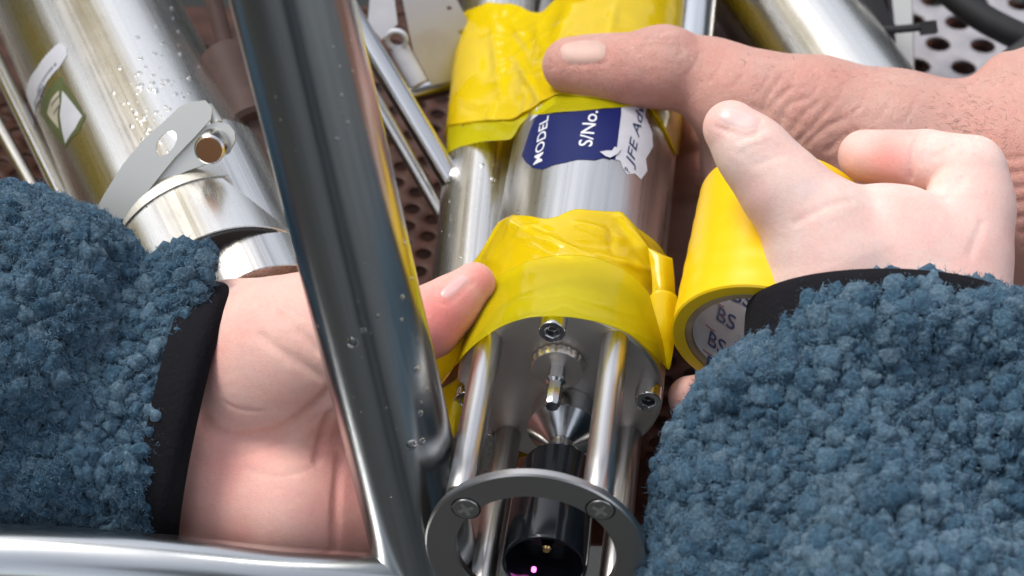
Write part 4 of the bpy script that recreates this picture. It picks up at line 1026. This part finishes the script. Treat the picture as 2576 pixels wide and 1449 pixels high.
fl = fleece('sleeve', SL, 5.5, pf, [([(345, 690), (330, 800), (250, 900)], 66, 160), ([(300, 1090), (180, 1060), (60, 1090)], 60, 120), ([(420, 960), (330, 1000), (240, 960)], 40, 60)], seed=3, clump=62, amp=48, clip=lambda x, y: x < 518 - (y - 735) * .235)
fl['label'] = 'left fleece sleeve'
SR = Sdf(60)
SR.chain([(2270, 1000, 300, 262), (2148, 1192, 340, 398), (2160, 1600, 480, 500), (2200, 2300, 700, 520)], k=110, flat=.85)
SR.chain([(2090, 945, 330, 124), (2150, 866, 420, 118), (2310, 852, 420, 114), (2470, 880, 390, 118), (2560, 930, 340, 130)], k=80)
SR.chain([(2060, 1190, 560, 130), (2140, 1330, 640, 175), (2260, 1620, 760, 230)], k=70)
SR.chain([(2450, 960, 300, 200), (2560, 1150, 330, 260), (2620, 1500, 400, 300)], k=100)
SR.chain([(1950, 1085, 320, 104), (1815, 1210, 330, 112), (1800, 1420, 380, 125)], k=90)
fr_ = fleece('sleeve', SR, 5.5, pf, [([(1850, 1440), (1920, 1330), (2020, 1230), (2060, 1150)], 92, 260), ([(1800, 1090), (1920, 1040), (2080, 1010), (2240, 960), (2420, 950)], 58, 120), ([(2576, 1280), (2440, 1180), (2350, 1080)], 88, 220), ([(1780, 1260), (1850, 1190), (1900, 1150)], 50, 100), ([(2120, 1340), (2250, 1300), (2380, 1330)], 44, 80)], seed=8, clump=66, amp=56)
fr_['label'] = 'right fleece sleeve'
def eband(name, c, maj, mnr, axis, prof, mat, parent, n=96):
    V = []
    for r, s in prof:
        for k in range(n):
            a = 2 * math.pi * k / n
            V.append(c + maj * math.cos(a) * (1 + r / np.linalg.norm(maj)) + mnr * math.sin(a) * (1 + r / np.linalg.norm(mnr)) + axis * s)
    return mo(name, np.array(V), grid_faces(len(prof), n, True), mat, parent)
mj = P(576, 715, 0) - P(432, 1385, 0); ax_ = unit(np.array([mj[1], -mj[0], 0]))
cc = P(504, 1050, -20)
eband('cuff', cc, mj / 2, np.array([0, 0, 235.]), ax_, [(-14, -95), (-4, -60), (3, -30), (2, 20), (0, 18), (-4, 24), (-12, 24), (-14, 16), (-16, -60)], M['cuff'], fl)
# right cuff
mj2 = np.array([325., -16, 0]); mn2 = np.array([20, 92, 235.]); ax2 = unit(np.cross(mj2, mn2)); ax2 = ax2 if ax2[1] > 0 else -ax2
eband('cuff', P(2222, 790, 250), mj2, mn2, ax2, [(10, -120), (6, -50), (4, -10), (0, 14), (-6, 18), (-12, 12), (-14, -40)], M['cuff'], fr_)

# wearer's torso and crew figures added out of frame for the metal to reflect
def Wi(x, y, z): return (np.array([x, y, z]) - ORG) / S @ RM
def body(mat, name, parent, x, y, lean=0, face=1, h=1.75, arms=True, cell=140):
    B = Sdf(500)
    def c(a, ra, b, rb): B.cone(Wi(*a), ra / S, Wi(*b), rb / S)
    for s_ in (-1, 1):
        c((x + s_ * .1, y, .09), .06, (x + s_ * .1, y, .5), .075); c((x + s_ * .1, y, .5), .075, (x + s_ * .09, y, .92), .1)
        if arms:
            c((x + s_ * .2, y + lean * .6, 1.4), .06, (x + s_ * .27, y + lean * .5 + face * .05, 1.12), .05); c((x + s_ * .27, y + lean * .5 + face * .05, 1.12), .048, (x + s_ * .2, y + face * .25, .98), .04)
    c((x, y, .95), .15, (x, y + lean * .6, 1.35), .16); c((x - .14, y + lean * .6, 1.4), .08, (x + .14, y + lean * .6, 1.4), .08)
    c((x, y + lean * .7, 1.45), .055, (x, y + lean * .8, 1.55), .055); c((x, y + lean * .85, 1.62), .1, (x, y + lean * .9 + .02, 1.68), .09)
    v, f = B.build(cell); return mo(name, v, f, mat, parent)
body(M['jacket'], 'torso', pf, 0.02, -.88, .1, 1)
M['orange'] = plastic('orange_workwear', (.75, .22, .03), .6, scale=10)
body(M['orange'], 'torso', pm, 1.05, .1, 0, 1)
py_ = empty('person', 'added crew figure in yellow oilskins beyond the tray, unseen, reflected in the steel', 'person', Wi(-.75, 1.1, 0))  # unseen figure, put in as a yellow shape for the steel to mirror
body(M['added_yellow'], 'added_figure', py_, -.75, 1.1, -.1, -1)
pz_ = empty('person', 'second added crew figure in yellow oilskins on the left, unseen, for yellow reflections', 'person', Wi(-1.05, .25, 0))  # another unseen figure, added for more yellow in the metal
body(M['added_yellow'], 'added_figure', pz_, -1.05, .25, 0, -1)

def wbox(name, x0, x1, y0, y1, z0, z1, mat, parent=None):
    V = [Wi(x, y, z) for z in (z0, z1) for x, y in ((x0, y0), (x1, y0), (x1, y1), (x0, y1))]
    return mo(name, np.array(V), [(3, 2, 1, 0), (4, 5, 6, 7)] + [(i, (i + 1) % 4, 4 + (i + 1) % 4, 4 + i) for i in range(4)], mat, parent, False)
tbx = empty('added_yellow_box', 'yellow plastic box added unseen on the left for yellow reflections in the canister', 'tool box', Wi(-.5, .1, .4))  # unseen box, put in to give the canister yellow reflections
wbox('box_body', -.71, -.45, -.08, .34, .40, .55, M['added_yellow'], tbx); wbox('box_lid', -.72, -.44, -.09, .35, .553, .59, M['added_yellow'], tbx)
bw = empty('added_bulwark', 'grey steel wall added unseen beyond the tray for the instruments to reflect', 'added_bulwark', Wi(0, 2.2, 0))  # unseen wall, added to be mirrored in the steel
wbox('plating', -6, 6, 2.2, 2.26, 0, 1.15, M['grey_paint'], bw); wbox('cap_rail', -6, 6, 2.12, 2.34, 1.15, 1.22, M['grey_paint'], bw)
gn = empty('added_gantry', 'dark steel frame added unseen over the deck for the instruments to reflect', 'added_gantry', Wi(0, 1.5, 0))  # unseen frame, added so the steel has dark shapes to reflect
wbox('added_gantry_leg', -1.9, -1.65, 1.4, 1.65, 0, 3.4, M['jacket'], gn); wbox('added_gantry_leg', 1.6, 1.85, 1.4, 1.65, 0, 3.4, M['jacket'], gn); wbox('added_gantry_beam', -1.9, 1.85, 1.4, 1.65, 3.4, 3.7, M['jacket'], gn)
#wbox('added_gantry_beam', -.35, -.15, -.4, 1.4, 3.42, 3.62, M['jacket'], gn)
hs_ = empty('added_deckhouse', 'grey wall added unseen to the left for the instruments to reflect', 'added_deckhouse', Wi(-2.6, 0, 0))  # unseen wall, added as a grey surface for reflections
wbox('wall', -2.7, -2.6, -4, 1.2, 0, 2.4, M['grey_paint'], hs_)
# ================================================================ WATER DROPS
def bvo(o):
    ws = o.matrix_world if False else None
    v = np.array([q.co[:] for q in o.data.vertices]) + np.array(wloc(o)); v = (v - ORG) / S @ RM
    return bvh_of(v, [tuple(p.vertices) for p in o.data.polygons])
drop_me = None
def drops(parent, lst):
    b = bvo(parent)
    global drop_me
    if drop_me is None:
        v, f = lathe([(.02, .55), (.3, .52), (.55, .42), (.8, .2), (.95, 0), (1, -.15), (.9, -.2)], 20); drop_me = mk_mesh('water_drop', v, f, M['water'])
    for x, y, r in lst:
        p, n = on_surface(b, x, y)
        if p is None: continue
        fr0 = frame(p, n, (1, .2, .1)); q = fo('water_drop', drop_me, (fr0[0], fr0[1] * r, fr0[2] * r, fr0[3] * r), parent)
post = [o for o in fm.children if o.name.startswith('post')][0]
dl = [(887, 863, 15), (914, 832, 8), (1035, 1120, 15), (1062, 1110, 9), (1012, 748, 7), (1048, 930, 9), (1010, 805, 5), (950, 795, 5), (1075, 980, 7), (1058, 1040, 8), (1018, 610, 7), (800, 820, 4), (1035, 700, 5)]
for _ in range(45):
    y = random.uniform(60, 1300); x = 735 + (y) * .24 + random.uniform(-110, 125); dl.append((x, y, random.uniform(1.5, 4)))
drops(post, dl)
stb = [o for o in st.children][0]
drops(stb, [(1212, 415, 8), (1241, 450, 9), (1090, 560, 6), (1075, 620, 7)] + [(random.uniform(1100, 1260), random.uniform(400, 650), random.uniform(1.5, 4)) for _ in range(22)])
cbod = [o for o in can.children if o.name.startswith('canister_body')][0]
drops(cbod, [(random.gauss(400, 45), random.gauss(230, 100), random.uniform(3, 9)) for _ in range(90)])
for o in bpy.data.objects:
    if o.parent is None:
        for pre, g in (('adhesive_tape', 'pieces of yellow tape on the instrument'), ('thin_pipe', 'thin pipes and rods behind the instrument'), ('cable', 'black cables at the right'), ('canister', 'steel canisters on the tray')):
            if o.name.split('.')[0] == pre: o['group'] = g
print('tris', sum(len(o.data.polygons) for o in bpy.data.objects if o.type == 'MESH'))
